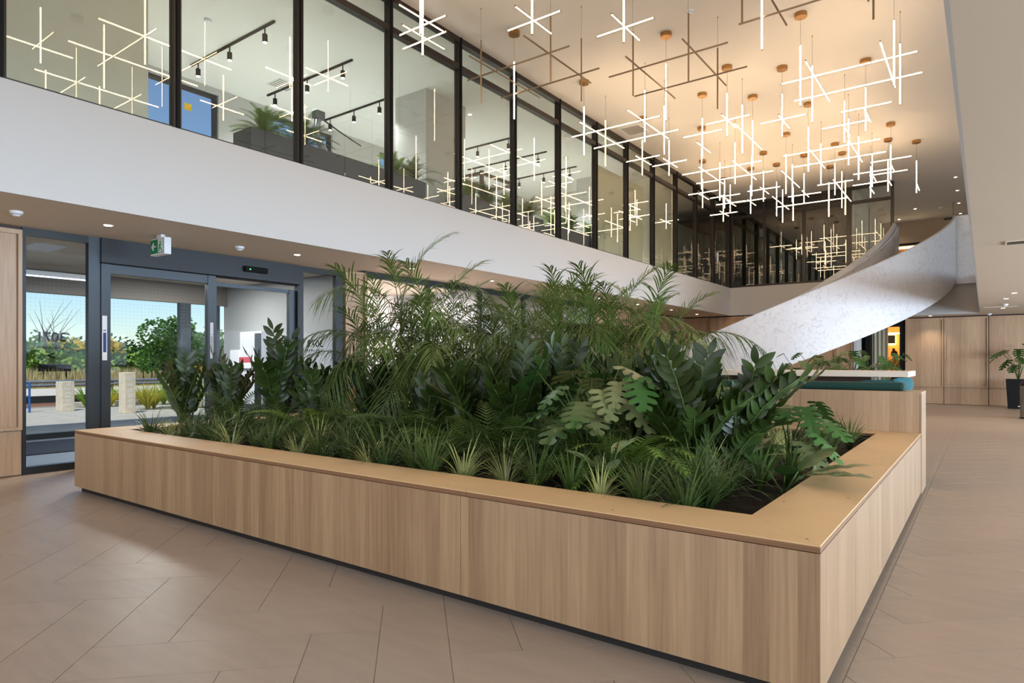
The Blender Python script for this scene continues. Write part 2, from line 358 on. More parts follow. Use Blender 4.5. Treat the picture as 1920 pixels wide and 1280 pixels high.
# wood panelled walls: recessed fields inside raised frames over a plinth
def panel_wall(name, axis, pos, a0, a1, seams, z1, face):
    """axis 'x': wall in plane X=pos running along Y; face = +1/-1 the side that is seen"""
    r = sroot(name)
    def bx(n, u0, u1, z0, z1_, d0, d1, m=M['wood_wall']):
        lo, hi = pos + face * d0, pos + face * d1
        if axis == 'x': box(n, (lo, hi, u0, u1, z0, z1_), m, r)
        else: box(n, (u0, u1, lo, hi, z0, z1_), m, r)
    bx('backing', a0, a1, 0, z1, -.12, 0, M['dark_wood'])
    e = [a0] + list(seams) + [a1]
    for i in range(len(e) - 1):
        p, q = e[i] + .010, e[i + 1] - .010
        bx('plinth_panel', p, q, .01, .55, 0, .022)
        bx('panel', p + .045, q - .045, .60, z1 - .10, 0, .016)
        for n_, z0_, z1_ in (('rail', .56, .60), ('rail', z1 - .10, z1 - .045)): bx(n_, p, q, z0_, z1_, 0, .06)
        bx('stile', p, p + .04, .60, z1 - .10, 0, .06); bx('stile', q - .04, q, .60, z1 - .10, 0, .06)
    return r
panel_wall('wall_left', 'x', -9.6, -6, 2.83, [-4.4, -3.2, -2.0, -.8, .4, 1.62], ZL, 1)
panel_wall('wall_left_middle', 'x', -9.6, 7.78, 8.30, [], ZL2, 1)
panel_wall('wall_left_far', 'x', -9.6, 17.2, YB, [18.4, 19.6, 20.8, 22.0, 23.2], ZL2, 1)
panel_wall('wall_back_left', 'y', YB + .05, -9.6, -3.63, [-8.55, -7.3, -6.05, -4.75, -4.15], ZL2, -1)
panel_wall('wall_back_right', 'y', 25.6, -2.20, 9, [-1.10, .09, 1.3, 2.5, 3.7, 4.9, 6.1, 7.3], ZR, -1)

# ------------------------------------------------------------------ mezzanine glazing on the left (window_1)
def frame_run_x(root, ys, z0, zt, z1, mat):
    for y in ys:
        box('mullion', (XG - .115, XG + .005, y - .045, y + .045, z0, z1), mat, root)
        box('glazing_bead', (XG + .005, XG + .03, y - .018, y + .018, z0, z1), M['black'], root)
    for i in range(len(ys) - 1):
        a, b = ys[i] + .045, ys[i + 1] - .045
        box('transom', (XG - .115, XG + .005, a, b, zt - .05, zt + .05), mat, root)
        box('head_rail', (XG - .115, XG + .015, a, b, z1 - .10, z1), mat, root)
        box('sill_rail', (XG - .115, XG - .01, a, b, z0, z0 + .025), mat, root)
        box('pane', (XG - .06, XG - .045, a, b, z0 + .025, zt - .05), M['glass'], root)
        box('pane', (XG - .06, XG - .045, a, b, zt + .05, z1 - .10), M['glass'], root)
w1 = sroot('window_1')
ys = [2.12 + 1.7145 * k for k in range(14)]; ys[-1] = 24.42
ys = [-4.74, -3.02, -1.31, .41] + ys
frame_run_x(w1, ys, 4.18, 6.80, ZC - .005, M['bronze'])
w2 = sroot('window_2')
xs = [-7.72, -6.53, -5.19, -3.75, -2.47]
for i, x in enumerate(xs):
    hw = .075 if x == -3.75 else .045
    box('mullion', (x - hw, x + hw, YB - .005, YB + .115, 4.18, ZC - .005), M['bronze'], w2)
for i in range(len(xs) - 1):
    a, b = xs[i] + .045, xs[i + 1] - .045
    for n_, z0, z1 in (('sill_rail', 4.18, 4.25), ('transom', 6.76, 6.86), ('head_rail', ZC - .10, ZC - .005)): box(n_, (a, b, YB, YB + .11, z0, z1), M['bronze'], w2)
    g = M['glass'] if i == 3 else M['glass_dark']
    box('pane', (a, b, YB + .045, YB + .06, 4.25, 6.76), g, w2); box('pane', (a, b, YB + .045, YB + .06, 6.86, ZC - .10), g, w2)

# rooms behind the mezzanine glass
struct('floor_gym', MB().box(-13.5, XG - .2, 4.73, 19.4, 4.0, 4.02), plain('bounce_gym_floor', (214, 218, 212), .6))  # floor made pale to bounce the track light up to the ceiling
struct('wall_gym_left', MB().box(-13.6, -10.5, -6, 4.73, 4.0, ZC), M['beige'])
gw = sroot('wall_gym_back')
wins = [(5.6, 7.55), (8.6, 10.6), (12.2, 13.6), (14.6, 16.4)]
e = 4.73
for a, b in wins:
    box('pier', (-13.75, -13.5, e, a, 4.0, ZC), M['white'], gw); e = b
    box('apron', (-13.75, -13.5, a, b, 4.0, 5.0), M['white'], gw); box('lintel', (-13.75, -13.5, a, b, 7.22, ZC), M['white'], gw)
box('pier', (-13.75, -13.5, e, 19.6, 4.0, ZC), M['white'], gw)
for k, (a, b) in enumerate(wins):
    w = sroot('window_%d' % (3 + k))
    for q in ((a, a + .07, 5, 7.22), (b - .07, b, 5, 7.22)): box('frame', (-13.68, -13.56, q[0], q[1], q[2], q[3]), M['frame'], w)
    box('frame', (-13.68, -13.56, a + .07, b - .07, 7.15, 7.22), M['frame'], w); box('frame', (-13.68, -13.56, a + .07, b - .07, 5, 5.07), M['frame'], w)
    box('pane', (-13.63, -13.61, a + .07, b - .07, 5.07, 7.15), M['glass_door'], w)
# square columns in the gym
for nm, a in (('column_1', (-10.75, -9.80, 10.18, 11.5)), ('column_2', (-10.75, -9.78, 18.2, 19.3))):
    struct(nm, MB().box(a[0], a[1], a[2], a[3], 4.0, ZC), M['white'])
struct('wall_gym_far', MB().box(-13.6, -8.0, 19.4, 19.6, 4.0, ZC), M['beige'])
# pale curtain wall behind the last pale bays, dark one further back
def curtain(name, pts, z0, z1, amp, n, mat, label, cat='curtain'):
    b = MB(); (xa, ya), (xb, yb) = pts; d = Vector((xb - xa, yb - ya)); nn = Vector((-d.y, d.x)).normalized(); vs = []
    for i in range(n * 4 + 1):
        t = i / (n * 4); o_ = math.sin(i * PI / 2) * amp
        p = Vector((xa, ya)) + d * t + nn * o_; vs += [(p.x, p.y, z0), (p.x, p.y, z1)]
    fs = [(2 * i, 2 * i + 2, 2 * i + 3, 2 * i + 1) for i in range(n * 4)]
    b.add(vs, fs); ob = b.build(name, mat); so_ = ob.modifiers.new('s', 'SOLIDIFY'); so_.thickness = .006
    return tag(ob, label, cat)
curtain('pleated_curtain', [(-8.9, 15.9), (-8.9, 19.2)], 4.05, 7.0, .035, 26, M['curtain'], 'pale beige pleated curtain behind the upper glass wall')
curtain('pleated_curtain', [(-9.5, 27.6), (-3.7, 27.6)], 4.05, 7.1, .018, 26, M['curtain_dark'], 'dark grey pleated curtain behind the dark glass end wall of the upper floor')
struct('wall_meeting_left', MB().box(-10.2, -10.0, 19.6, 28, 4.0, ZC), M['curtain_dark'])  # both meeting room walls coloured dark to stand for the unlit room
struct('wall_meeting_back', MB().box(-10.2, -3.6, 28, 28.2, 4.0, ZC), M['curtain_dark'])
struct('ceiling_meeting', MB().box(-10.0, -3.9, 24.75, 28, 7.0, 7.05), plain('shaded_ceiling', (84, 80, 74), .9))  # added ceiling, its dark colour imitates the shade of the unlit room
for k in range(5):
    t = tag(box('strip_panel', (-7.4 + k * .85, -7.1 + k * .85, 27.3, 27.36, 4.02, 7.0), M['curtain_dark']), '%s grey upright panel behind the dark glass end wall, counted from the left' % ordinal(k), 'panel', 'upright panels behind the dark glass')
tag(box('wall_switch_plate', (-7.35, -7.22, 27.2, 27.22, 5.2, 5.33), M['paper']), 'small white square plate glowing behind the dark corner glass', 'switch')
tag(box('paper_notice', (XG - .04, XG - .035, 23.1, 23.3, 5.0, 5.35), M['paper']), 'white paper notice taped inside the upper glass wall near the corner', 'notice')
hb = tag(box('hanging_sign_board', (-7.0, -6.85, 25.6, 25.63, 6.2, 6.5), M['paper']), 'small white board hanging high behind the dark corner glass', 'sign'); box('hanger', (-6.93, -6.92, 25.61, 25.62, 6.5, 7.0), M['cable'], hb)
# upper landing beyond the stair
up = struct('wall_upper_back', MB().box(-3.6, 9, 32, 32.2, 4.0, ZC), plain('taupe_wall', (170, 146, 122), .8))
struct('wall_upper_side', MB().box(-3.75, -3.6, 24.75, 32, 4.0, ZC), M['beige'])
dd = sroot('door_3')
box('door_leaf', (-3.2, -1.95, 31.93, 31.98, 4.0, 6.2), M['orange_wood'], dd); box('head', (-3.4, -.9, 31.9, 32.0, 6.32, 6.42), M['black'], dd)
box('light_strip', (-3.2, -1.95, 31.9, 31.96, 6.21, 6.27), M['strip_glow'], dd); box('dark_panel', (-1.95, -.9, 31.92, 32.0, 4.0, 6.32), M['black'], dd)
t = thing('ceiling_hung_sign', 'small dark sign hanging from the upper ceiling right above the stair top', 'sign')
box('board', (-1.25, -.65, 29.0, 29.06, 6.70, 6.78), M['bronze'], t); box('post', (-.70, -.66, 29.02, 29.05, 6.4, 6.7), M['white'], t); box('hanger', (-.97, -.95, 29.02, 29.04, 6.78, ZC), M['cable'], t)

# ------------------------------------------------------------------ entrance glazing and sliding doors in the left wall
X0, X1 = -9.68, -9.58
w = sroot('window_7')
def fr(n, y0, y1, z0, z1, m, root, xa=X0, xb=X1): return box(n, (xa, xb, y0, y1, z0, z1), m, root)
fr('frame_jamb', 2.83, 2.87, 0, ZL, M['frame'], w); fr('frame_head', 2.87, 3.56, 2.975, ZL, M['frame'], w); fr('frame_sill', 2.87, 3.56, 0, .09, M['frame'], w)
fr('pane', 2.87, 3.56, .09, 2.975, M['glass_door'], w, -9.64, -9.625)
fr('frame_jamb', 3.56, 3.62, 0, ZL, M['frame_door'], w)
d1 = sroot('door_1')
fr('door_post', 3.62, 3.70, 0, ZL, M['frame_door'], d1); fr('door_stile', 3.705, 3.82, .02, 2.72, M['frame_door'], d1, -9.66, -9.56)
fr('door_stile', 5.18, 5.30, .02, 2.72, M['frame_door'], d1, -9.66, -9.56)
fr('door_rail', 3.82, 5.18, 2.60, 2.72, M['frame_door'], d1, -9.65, -9.57); fr('door_rail', 3.82, 5.18, .02, .14, M['frame_door'], d1, -9.65, -9.57)
fr('pane', 3.82, 5.18, .14, 2.60, M['glass_door'], d1, -9.62, -9.605)
d2 = sroot('door_2')
fr('door_stile', 5.305, 5.36, .02, 2.64, M['frame_door'], d2, -9.72, -9.64); fr('door_stile', 6.66, 6.78, .02, 2.64, M['frame_door'], d2, -9.72, -9.64)
fr('door_rail', 5.36, 6.66, 2.58, 2.64, M['frame_door'], d2, -9.71, -9.65); fr('door_rail', 5.36, 6.66, .02, .14, M['frame_door'], d2, -9.71, -9.65)
fr('pane', 5.36, 6.66, .14, 2.58, M['glass_door'], d2, -9.69, -9.675)
fr('door_post', 6.785, 6.90, 0, ZL, M['frame'], d2); fr('header', 3.70, 6.785, 2.73, ZL, M['frame'], d2, -9.74, -9.54)
fr('header_lip', 3.70, 6.785, 2.72, 2.735, M['black'], d2, -9.74, -9.53)
w = sroot('window_9')
fr('pane', 6.90, 7.60, .09, 2.975, M['glass_door'], w, -9.64, -9.625); fr('frame_head', 6.90, 7.60, 2.975, ZL, M['frame'], w); fr('frame_sill', 6.90, 7.60, 0, .09, M['frame'], w)
fr('frame_jamb', 7.60, 7.78, 0, ZL, M['frame'], w)
t = thing('door_sensor', 'small black motion sensor on the header above the right sliding door', 'sensor')
box('body', (-9.54, -9.48, 5.75, 6.15, 2.84, 2.93), M['black'], t, .01); box('eye', (-9.482, -9.476, 5.82, 5.84, 2.87, 2.89), emit('green_eye', (60, 230, 130), 2), t)
for nm, y0, y1, z0, z1, lab in (('door_sticker', 3.715, 3.775, 1.42, 2.02, 'long white and blue instruction sticker on the left sliding door stile'), ('door_sticker', 5.21, 5.26, 1.45, 2.0, 'pale strip sticker on the middle door stile')):
    t = tag(box(nm, (-9.558, -9.556, y0, y1, z0, z1), M['paper']), lab, 'sticker')
    for a, b in ((.18, .62), (.66, .68)): box('printed_band', (-9.556, -9.5555, y0 + .01, y1 - .01, z0 + (z1 - z0) * a, z0 + (z1 - z0) * b), M['blue'] if nm and y0 < 4 else M['vest_wall'], t)
# frit dots on the entrance glass
fd = MB()
for (ya, yb) in ((2.9, 3.54), (3.85, 5.15)):
    y = ya + .03
    while y < yb:
        z = 1.9
        while z < 2.5: fd.box(-9.6245 if ya < 3 else -9.6045, -9.6235 if ya < 3 else -9.6035, y, y + .006, z, z + .006); z += .05
        y += .05
tag(fd.build('bird_safety_dots', plain('dot_print', (140, 160, 180), .7)), 'grid of tiny grey dots printed on the entrance glass', 'dots', kind='stuff')
def text(s, name, label, loc, size, mat, rot, cat='lettering', flip=False, extrude=.001):
    cu = bpy.data.curves.new(name, 'FONT'); cu.body = s; cu.size = size; cu.extrude = extrude; cu.offset = size * .022; cu.align_x = 'CENTER'; cu.align_y = 'CENTER'
    cu.materials.append(mat); o_ = bpy.data.objects.new(name, cu); C.objects.link(o_); o_.location = loc; o_.rotation_euler = rot
    bpy.context.view_layer.update(); me = bpy.data.meshes.new_from_object(o_); me.name = name; bpy.data.objects.remove(o_)
    o_ = bpy.data.objects.new(name, me); C.objects.link(o_); o_.location = loc; o_.rotation_euler = rot
    return tag(o_, label, cat)
OUT = (PI / 2, 0, -PI / 2)   # faces outwards (-X), so it reads mirrored from indoors
text('3071', 'house_number', 'black house number 3071 on the narrow entrance pane, seen mirrored', (-9.65, 3.16, 1.71), .17, M['black'], OUT)
text('TRAFALGAR RD', 'street_name', 'small black street name under the number 3071, seen mirrored', (-9.65, 3.16, 1.58), .052, M['black'], OUT)
text('>', 'arrow_mark', 'black arrow mark under the number 3071 on the entrance pane', (-9.65, 3.16, 1.47), .16, M['black'], OUT)
text('3079', 'house_number', 'black house number 3079 on the right entrance pane, seen mirrored', (-9.65, 7.20, 1.72), .17, M['black'], OUT)
text('TRAFALGAR RD', 'street_name', 'small black lettering on the right entrance pane beneath number 3079, mirrored', (-9.65, 7.20, 1.60), .052, M['black'], OUT)
text('<', 'arrow_mark', 'black arrow mark on the right sliding door pane', (-9.70, 6.45, 1.66), .16, M['black'], OUT)

# exit sign
t = thing('exit_sign', 'green and white running-man exit sign hanging from the low ceiling by the doors', 'exit sign')
Yx = 4.05
box('housing', (-8.93, -8.55, Yx, Yx + .09, 2.80, 3.02), M['paper'], t, .008); box('mount', (-8.80, -8.68, Yx + .02, Yx + .07, 3.02, ZL), M['paper'], t)
fc = box('face', (-8.91, -8.57, Yx - .006, Yx, 2.82, 3.0), M['green'], t)
mb = MB(); y_ = Yx - .008
def pol(pts): mb.add([(-8.91 + p[0], y_, 2.82 + p[1]) for p in pts] + [(-8.91 + p[0], y_ + .002, 2.82 + p[1]) for p in pts], [tuple(range(len(pts))), tuple(range(len(pts), 2 * len(pts)))[::-1]] + [(i, i + len(pts), (i + 1) % len(pts) + len(pts), (i + 1) % len(pts)) for i in range(len(pts))])
pol([(.02, .09), (.075, .035), (.095, .055), (.07, .08), (.145, .08), (.145, .10), (.07, .10), (.095, .125), (.075, .145)])
pol([(.20, .01), (.215, .01), (.215, .17), (.32, .17), (.32, .01), (.335, .01), (.335, .18), (.20, .18)])
box('pictogram_door', (-8.91 + .215, -8.91 + .32, Yx - .0075, Yx - .006, 2.825, 2.99), M['paper'], t)
mb.build('pictogram', M['paper'], t)
m2 = MB()
def lim_(a, b, r): m2.tube([(-8.91 + a[0], y_ - .001, 2.82 + a[1]), (-8.91 + b[0], y_ - .001, 2.82 + b[1])], r, 6)
lim_((.268, .11), (.26, .07), .014); lim_((.26, .07), (.235, .045), .008); lim_((.235, .045), (.235, .02), .007); lim_((.262, .07), (.288, .05), .008); lim_((.288, .05), (.305, .025), .007)
lim_((.268, .115), (.235, .10), .006); lim_((.268, .115), (.298, .10), .006); m2.tube([(-8.91 + .27, y_ - .004, 2.82 + .138), (-8.91 + .27, y_ + .002, 2.82 + .138)], .012, 10)
m2.build('running_figure', M['green'], t)

# vestibule
vf = struct('floor_vestibule', MB().box(-13.9, -9.7, 2.0, 8.0, -.15, -.002), M['vest_tile'])
mt = tag(box('entrance_mat', (-13.3, -11.5, 3.2, 7.7, -.002, .012), M['mat_floor']), 'dark blue-black ribbed entrance mat in the vestibule', 'mat')
struct('wall_vestibule_left', MB().box(-13.9, -9.7, 1.9, 2.05, 0, ZL), M['vest_wall'])
struct('wall_vestibule_right', MB().box(-13.9, -9.7, 7.9, 8.1, 0, ZL), M['vest_wall'])
w = sroot('window_10')
box('header', (-13.9, -13.75, 2.05, 7.9, 2.65, ZL), M['vest_dark'], w)
for y in (2.05, 5.0 + 1.85, 7.5): box('post', (-13.9, -13.75, y, y + .22, 0, 2.65), M['frame_door'], w)
box('sill', (-13.9, -13.75, 2.27, 6.85, 0, .10), M['frame'], w); box('pane', (-13.84, -13.825, 2.27, 6.85, .10, 2.65), M['glass_door'], w); box('pane', (-13.84, -13.825, 7.07, 7.5, .10, 2.65), M['glass_door'], w)
tag(box('ceiling_diffuser', (-11.4, -10.7, 3.3, 3.7, ZL - .012, ZL), M['paper']), 'square white air diffuser in the vestibule ceiling', 'diffuser')
for i_ in range(2): area('vestibule_lamp', (-12.2 + i_ * 1.5, 6.4 - i_ * 1.5, ZL - .03), (0, 0, -1), .5, .5, 55, (1, .98, .94))
t = tag(box('linear_heater', (-13.0, -12.8, 3.2, 5.0, 2.85, 2.93), M['paper']), 'long white linear unit under the vestibule ceiling', 'heater')
box('lamp_strip', (-12.98, -12.82, 3.25, 4.95, 2.845, 2.85), emit('strip', (230, 240, 255), 2.5), t)
tag(box('wall_cabinet', (-13.35, -13.0, 7.72, 7.9, 1.0, 1.66), M['paper'], None, .01), 'small white box mounted on the grey vestibule wall', 'box')
t = thing('ribbed_wall_unit', 'tall white ribbed unit on the grey vestibule wall behind the right door', 'wall unit')
box('body', (-13.0, -12.2, 7.75, 7.9, .5, 2.04), M['paper'], t, .01)
for k in range(7): box('rib', (-12.9 + k * .06, -12.865 + k * .06, 7.715, 7.75, 1.45, 1.95), M['paper'], t)
box('dark_side', (-12.42, -12.2, 7.735, 7.75, .5, 2.0), M['frame'], t)
t = tag(box('parcel_notice', (-12.95, -12.5, 7.70, 7.712, 1.38, 1.5), M['red']), 'small red and white notice on the ribbed unit in the vestibule', 'notice')
box('lower_half', (-12.95, -12.5, 7.70, 7.712, 1.26, 1.38), M['paper'], t)

# brightly lit parcel room behind the palms
w = sroot('window_11')
yy = [8.30, 10.05, 11.8, 13.6, 15.4, 17.2]
for i, y in enumerate(yy):
    box('mullion', (X0, X1, y - .04, y + .04, 0, ZL2), M['frame'], w)
for i in range(5):
    box('head_rail', (X0, X1, yy[i] + .04, yy[i + 1] - .04, ZL2 - .12, ZL2), M['frame'], w); box('pane', (-9.64, -9.625, yy[i] + .04, yy[i + 1] - .04, .05, ZL2 - .12), M['glass_door'], w)
    box('sill_rail', (X0, X1, yy[i] + .04, yy[i + 1] - .04, 0, .05), M['frame'], w)
struct('wall_parcel_room', MB().box(-12.6, -12.5, 8.1, 17.3, 0, ZL2).box(-12.5, -9.7, 8.1, 8.2, 0, ZL2).box(-12.5, -9.7, 17.2, 17.3, 0, ZL2), plain('pinkish_white', (240, 226, 220), .8))
struct('wall_light_block', MB().box(-12.5, -9.7, 12.0, 12.1, 0, ZL2), M['vest_wall'])  # added wall that keeps the room lamp's light out of the farther bays
struct('floor_parcel_room', MB().box(-12.6, -9.7, 8.1, 17.3, -.15, -.002), M['tile'])
for k in range(2):
    t = thing('parcel_shelf', '%s pale shelf unit in the bright room behind the palms, counted from the doors' % ordinal(k), 'shelf', group='shelf units in the bright room')
    yk = 8.6 + k * 1.6
    for zz in (.5, 1.1, 1.7, 2.3): box('shelf', (-12.5, -12.1, yk, yk + 1.3, zz, zz + .03), M['paper'], t)
    for a in (yk, yk + 1.28): box('side_panel', (-12.5, -12.1, a, a + .02, 0, 2.35), M['paper'], t)
pl = area('parcel_room_lamp', (-11.0, 10.0, 3.0), (0, 0, -1), 1.6, 3.0, 170, (1, .92, .88))

# ------------------------------------------------------------------ downlights and ceiling fittings
prof = MB().lathe([(.055, -.002), (.062, -.006), (.046, -.006), (.044, .0)], 20)
ring_me = prof.mesh('trim_ring', M['paper']); disc_me = MB().tube([(0, 0, -.0045), (0, 0, -.001)], .046, 20).mesh('lamp_disc', M['lamp'])
def downlight(x, y, z, label, group=None, spot=0, s=1.0):
    t = thing('downlight', label, 'downlight', (x, y, z), 0, group); t.scale = (s, s, s)
    place('trim_ring', ring_me, t); place('lamp_disc', disc_me, t)
    if spot:
        l = bpy.data.lights.new('downlight_beam', 'SPOT'); l.energy = spot; l.spot_size = 1.9; l.spot_blend = .8; l.shadow_soft_size = .05; l.color = (1, .84, .66)
        o_ = bpy.data.objects.new('downlight_beam', l); C.objects.link(o_); o_.parent = t; o_.location = (0, 0, -.03)
for i, (x, y) in enumerate([(-8.63, 3.42), (-8.63, 6.1)]): downlight(x, y, ZL, 'round downlight in the low ceiling %s the exit sign' % ('left of' if i == 0 else 'right of'), 'downlights in the low left ceiling', 25)
far = [(-8.63, 8.6), (-8.55, 10.9), (-8.5, 13.2), (-8.5, 15.6), (-8.5, 18.0), (-8.5, 20.6), (-8.5, 23.0)]
for i, (x, y) in enumerate(far): downlight(x, y, ZL2, '%s downlight from the doors in the low left ceiling behind the palms' % ordinal(i), 'downlights in the low left ceiling', 25)
for i, (x, y) in enumerate([(.51, 17.8), (.40, 19.3), (.40, 22.6), (-1.45, 25.1), (2.6, 12.5), (2.6, 17.5), (2.6, 7.5), (5.5, 6), (5.5, 14)]):
    downlight(x, y, ZR, '%s downlight in the brown ceiling on the right' % ordinal(i) if i < 3 else ('downlight in the ceiling edge right below the stair' if i == 3 else 'downlight in the right ceiling outside the view, number %s' % ordinal(i)), 'downlights in the right ceiling', 70 if i > 3 else 30)
for i, (x, y) in enumerate([(-.77, 25.2), (-.78, 27.2), (-.80, 29.4), (-.80, 31.5), (-2.9, 31.3), (-2.2, 29.5)]):
    downlight(x, y, ZC, ('%s downlight of the row right of the stair top on the high ceiling' % ordinal(i)) if i < 4 else ('downlight on the high ceiling by the glass end post' if i == 4 else 'downlight on the high ceiling above the inner stair wall'), 'downlights in the high ceiling', 18 if i in (1, 4) else 0)
downlight(-10.0, 11.9, ZC, 'single bright downlight behind the glass, right of the white column', None, 30)
sm = MB().lathe([(.0, -.055), (.03, -.055), (.042, -.04), (.06, -.035), (.065, 0), (0, 0)], 20).mesh('smoke_detector_body', M['paper'])
vent = MB().tube([(0, 0, -.034), (0, 0, -.030)], .062, 20).mesh('vent_ring', M['cable'])
for x, y, z, lab in ((-8.65, 2.5, ZL, 'flat round detector on the low ceiling at the left edge'), (-8.7, 5.18, ZL, 'small round sensor on the low ceiling between exit sign and downlight'), (-4.04, 10.6, ZC, 'white smoke detector on the high ceiling near the nearest pendants'),
                     (-10.9, 5.9, ZC, 'white smoke detector on the upper room ceiling behind the glass'), (.42, 21.1, ZR, 'white smoke detector on the brown right ceiling'), (-1.4, 29.8, ZC, 'smoke detector on the high ceiling above the stair top'), (.1, 25.0, ZR, 'small detector at the corner of the brown right ceiling')):
    t = thing('smoke_detector', lab, 'smoke detector', (x, y, z)); place('housing', sm, t); place('vent_ring', vent, t)
def grille(x0, x1, y0, y1, z, lab, n=8):
    t = thing('ceiling_grille', lab, 'air grille')
    for a in ((x0, x1, y0, y0 + .02), (x0, x1, y1 - .02, y1), (x0, x0 + .02, y0 + .02, y1 - .02), (x1 - .02, x1, y0 + .02, y1 - .02)): box('frame', (a[0], a[1], a[2], a[3], z - .012, z), M['soffit'] if z < 4 else M['paper'], t)
    for k in range(n):
        yk = y0 + .02 + (y1 - y0 - .04) * (k + .5) / n; box('slat', (x0 + .02, x1 - .02, yk - .004, yk + .004, z - .01, z - .001), M['cable'], t)
grille(.20, 1.0, 10.1, 10.4, ZR, 'long air grille in the brown ceiling at the right edge')
grille(-.05, .7, 22.0, 22.12, ZR, 'thin linear air slot in the far brown ceiling', 2)
grille(-7.55, -7.0, 14.9, 15.5, ZC, 'square air grille on the high ceiling by the glass wall')
grille(-12.4, -11.9, 8.0, 8.5, ZC, 'air grille on the upper room ceiling behind the second glass bay')
grille(-11.6, -11.1, 12.0, 12.5, ZC, 'air grille on the upper room ceiling right of the column')

# ------------------------------------------------------------------ pendants
def rod_mesh(L, on=True):
    RR = .0115 if on else .0115
    b = MB(); b.tube([(0, 0, -L / 2 + .012), (0, 0, L / 2 - .012)], RR, 8, 0)
    b.tube([(0, 0, -L / 2), (0, 0, -L / 2 + .012)], RR * 1.08, 8, 1); b.tube([(0, 0, L / 2 - .012), (0, 0, L / 2)], RR * 1.08, 8, 1)
    b.box(RR * .8, RR * 1.25, -RR * .5, RR * .5, -L / 2, L / 2, 1)
    return b.mesh('light_rod', [M['rod_on'] if on else M['rod_back'], M['rod_back']])
RODS = {(L, on): rod_mesh(L, on) for L in (.88, 1.05, .9, 2.03) for on in (True, False)}
CAN = MB().lathe([(0, -.075), (.096, -.075), (.10, -.07), (.10, 0), (0, 0)], 28).mesh('canopy', M['brass'])
PEND = []
def pendant(kind, anchor, V, XR, YR, label, on=True, offs=()):
    t = thing('pendant_light', label, 'pendant light', (anchor[0], anchor[1], ZC), 0, 'rod pendants hanging from the high ceiling')
    ax, ay = anchor
    place('canopy', CAN, t)
    for i, (x, y, L) in enumerate(V):
        o_ = on if ('v', i) not in offs else not on
        ztop = 6.81
        place('light_rod', RODS[(L, o_)], t, (x - ax, y - ay, ztop - L / 2 - ZC), (0, 0, R.choice([0, 1.57, 3.14])))
        MB().tube([(x - ax, y - ay, ztop - ZC), (x - ax, y - ay, -.001)], .0022, 4).build('cable', M['cable'], t)
        if (x, y) != (ax, ay): MB().tube([(x - ax, y - ay, -.022), (x - ax, y - ay, 0)], .008, 6).build('cable_grip', M['brass'], t)
    for i, (x, y, z, L) in enumerate(XR):
        o_ = on if ('x', i) not in offs else not on
        place('light_rod', RODS[(L, o_)], t, (x - ax, y - ay + .033, z - ZC), (0, PI / 2, 0))
    for i, (x, y, z, L) in enumerate(YR):
        o_ = on if ('y', i) not in offs else not on
        place('light_rod', RODS[(L, o_)], t, (x - ax + .033, y - ay, z - ZC), (PI / 2, 0, 0))
def gC(x0, x1, y0, y1): xm, ym = (x0 + x1) / 2, (y0 + y1) / 2; return [(x0, y0, 1.05), (x1, y0, 1.05), (x1, y1, 1.05), (x0, y1, 1.05)], [(xm, y0, 6.23, 2.03), (xm, y1, 6.24, 2.03)], [(x0 + .16, ym, 6.285, 2.03), (x1 - .16, ym, 6.285, 2.03)]
def gB(x0, x1, y0, y1): xm, ym = (x0 + x1) / 2, (y0 + y1) / 2; return [(x0, y0, 1.05), (x1, y0, 1.05), (x1, y1, 1.05), (x0, y1, 1.05)], [(xm, y0 + .17, 6.285, 2.03), (xm, y1 - .20, 6.285, 2.03)], [(x0, ym, 6.27, 2.03), (x1, ym, 6.27, 2.03)]
def kk(x, y, zx=6.36, zy=6.2): return [(x, y, .88)], [(x, y, zx, .9)], [(x, y, zy, .9)]
def dd_(a, b, zx=6.4, zy=6.25):
    v1, x1, y1 = kk(a[0], a[1], zx, zy); v2, x2, y2 = kk(b[0], b[1], zx - .1, zy - .05); return v1 + v2, x1 + x2, y1 + y2
def gE(x, y): return [(x, y, 1.05), (x - .075, y + 1.02, 1.05)], [], [(x - .035, y + .51, 6.27, 2.03)]
allx = [('x', 0), ('x', 1)]; ally = [('y', 0), ('y', 1)]
pendant('C', (-6.84, 9.38), *gC(-6.84, -5.45, 8.43, 9.38), 'large unlit rod pendant in front of the fourth and fifth glass bays', True, allx + ally + [('v', 0), ('v', 1), ('v', 2)])
pendant('B', (-4.66, 11.06), *gB(-4.66, -3.72, 9.695, 11.06), 'large unlit grey and brown rod pendant at the top centre', True, allx + ally + [('v', 0), ('v', 1), ('v', 2)])
pendant('C', (-2.54, 11.79), *gC(-2.545, -1.164, 11.79, 12.72), 'largest bright rod pendant, upper right, with two long parallel rods', True, ())
pendant('C', (-2.52, 8.4), *gC(-2.52, -1.15, 8.42, 9.34), 'rod pendant cut off by the top edge, one bright upright rod', True, allx + ally + [('v', 0), ('v', 1), ('v', 2)])
pendant('C', (-6.85, 11.91), *gC(-6.85, -5.46, 11.90, 12.86), 'bright large rod pendant hanging before the seventh glass bay')
pendant('C', (-3.03, 4.5), *gC(-3.03, -1.62, 4.5, 5.4), 'large rod pendant outside the frame, mirrored in the first glass bay')
pendant('C', (-5.65, 4.45), *gC(-5.65, -4.25, 4.45, 5.36), 'large rod pendant outside the frame, mirrored in the second glass bay')
pendant('B', (-5.80, 16.02), *gB(-5.80, -4.96, 16.02, 17.42), 'bright large square rod pendant in the middle of the row, left one')
pendant('B', (-3.28, 15.98), *gB(-3.28, -2.45, 15.98, 17.40), 'bright large square rod pendant in the middle of the row, right one')
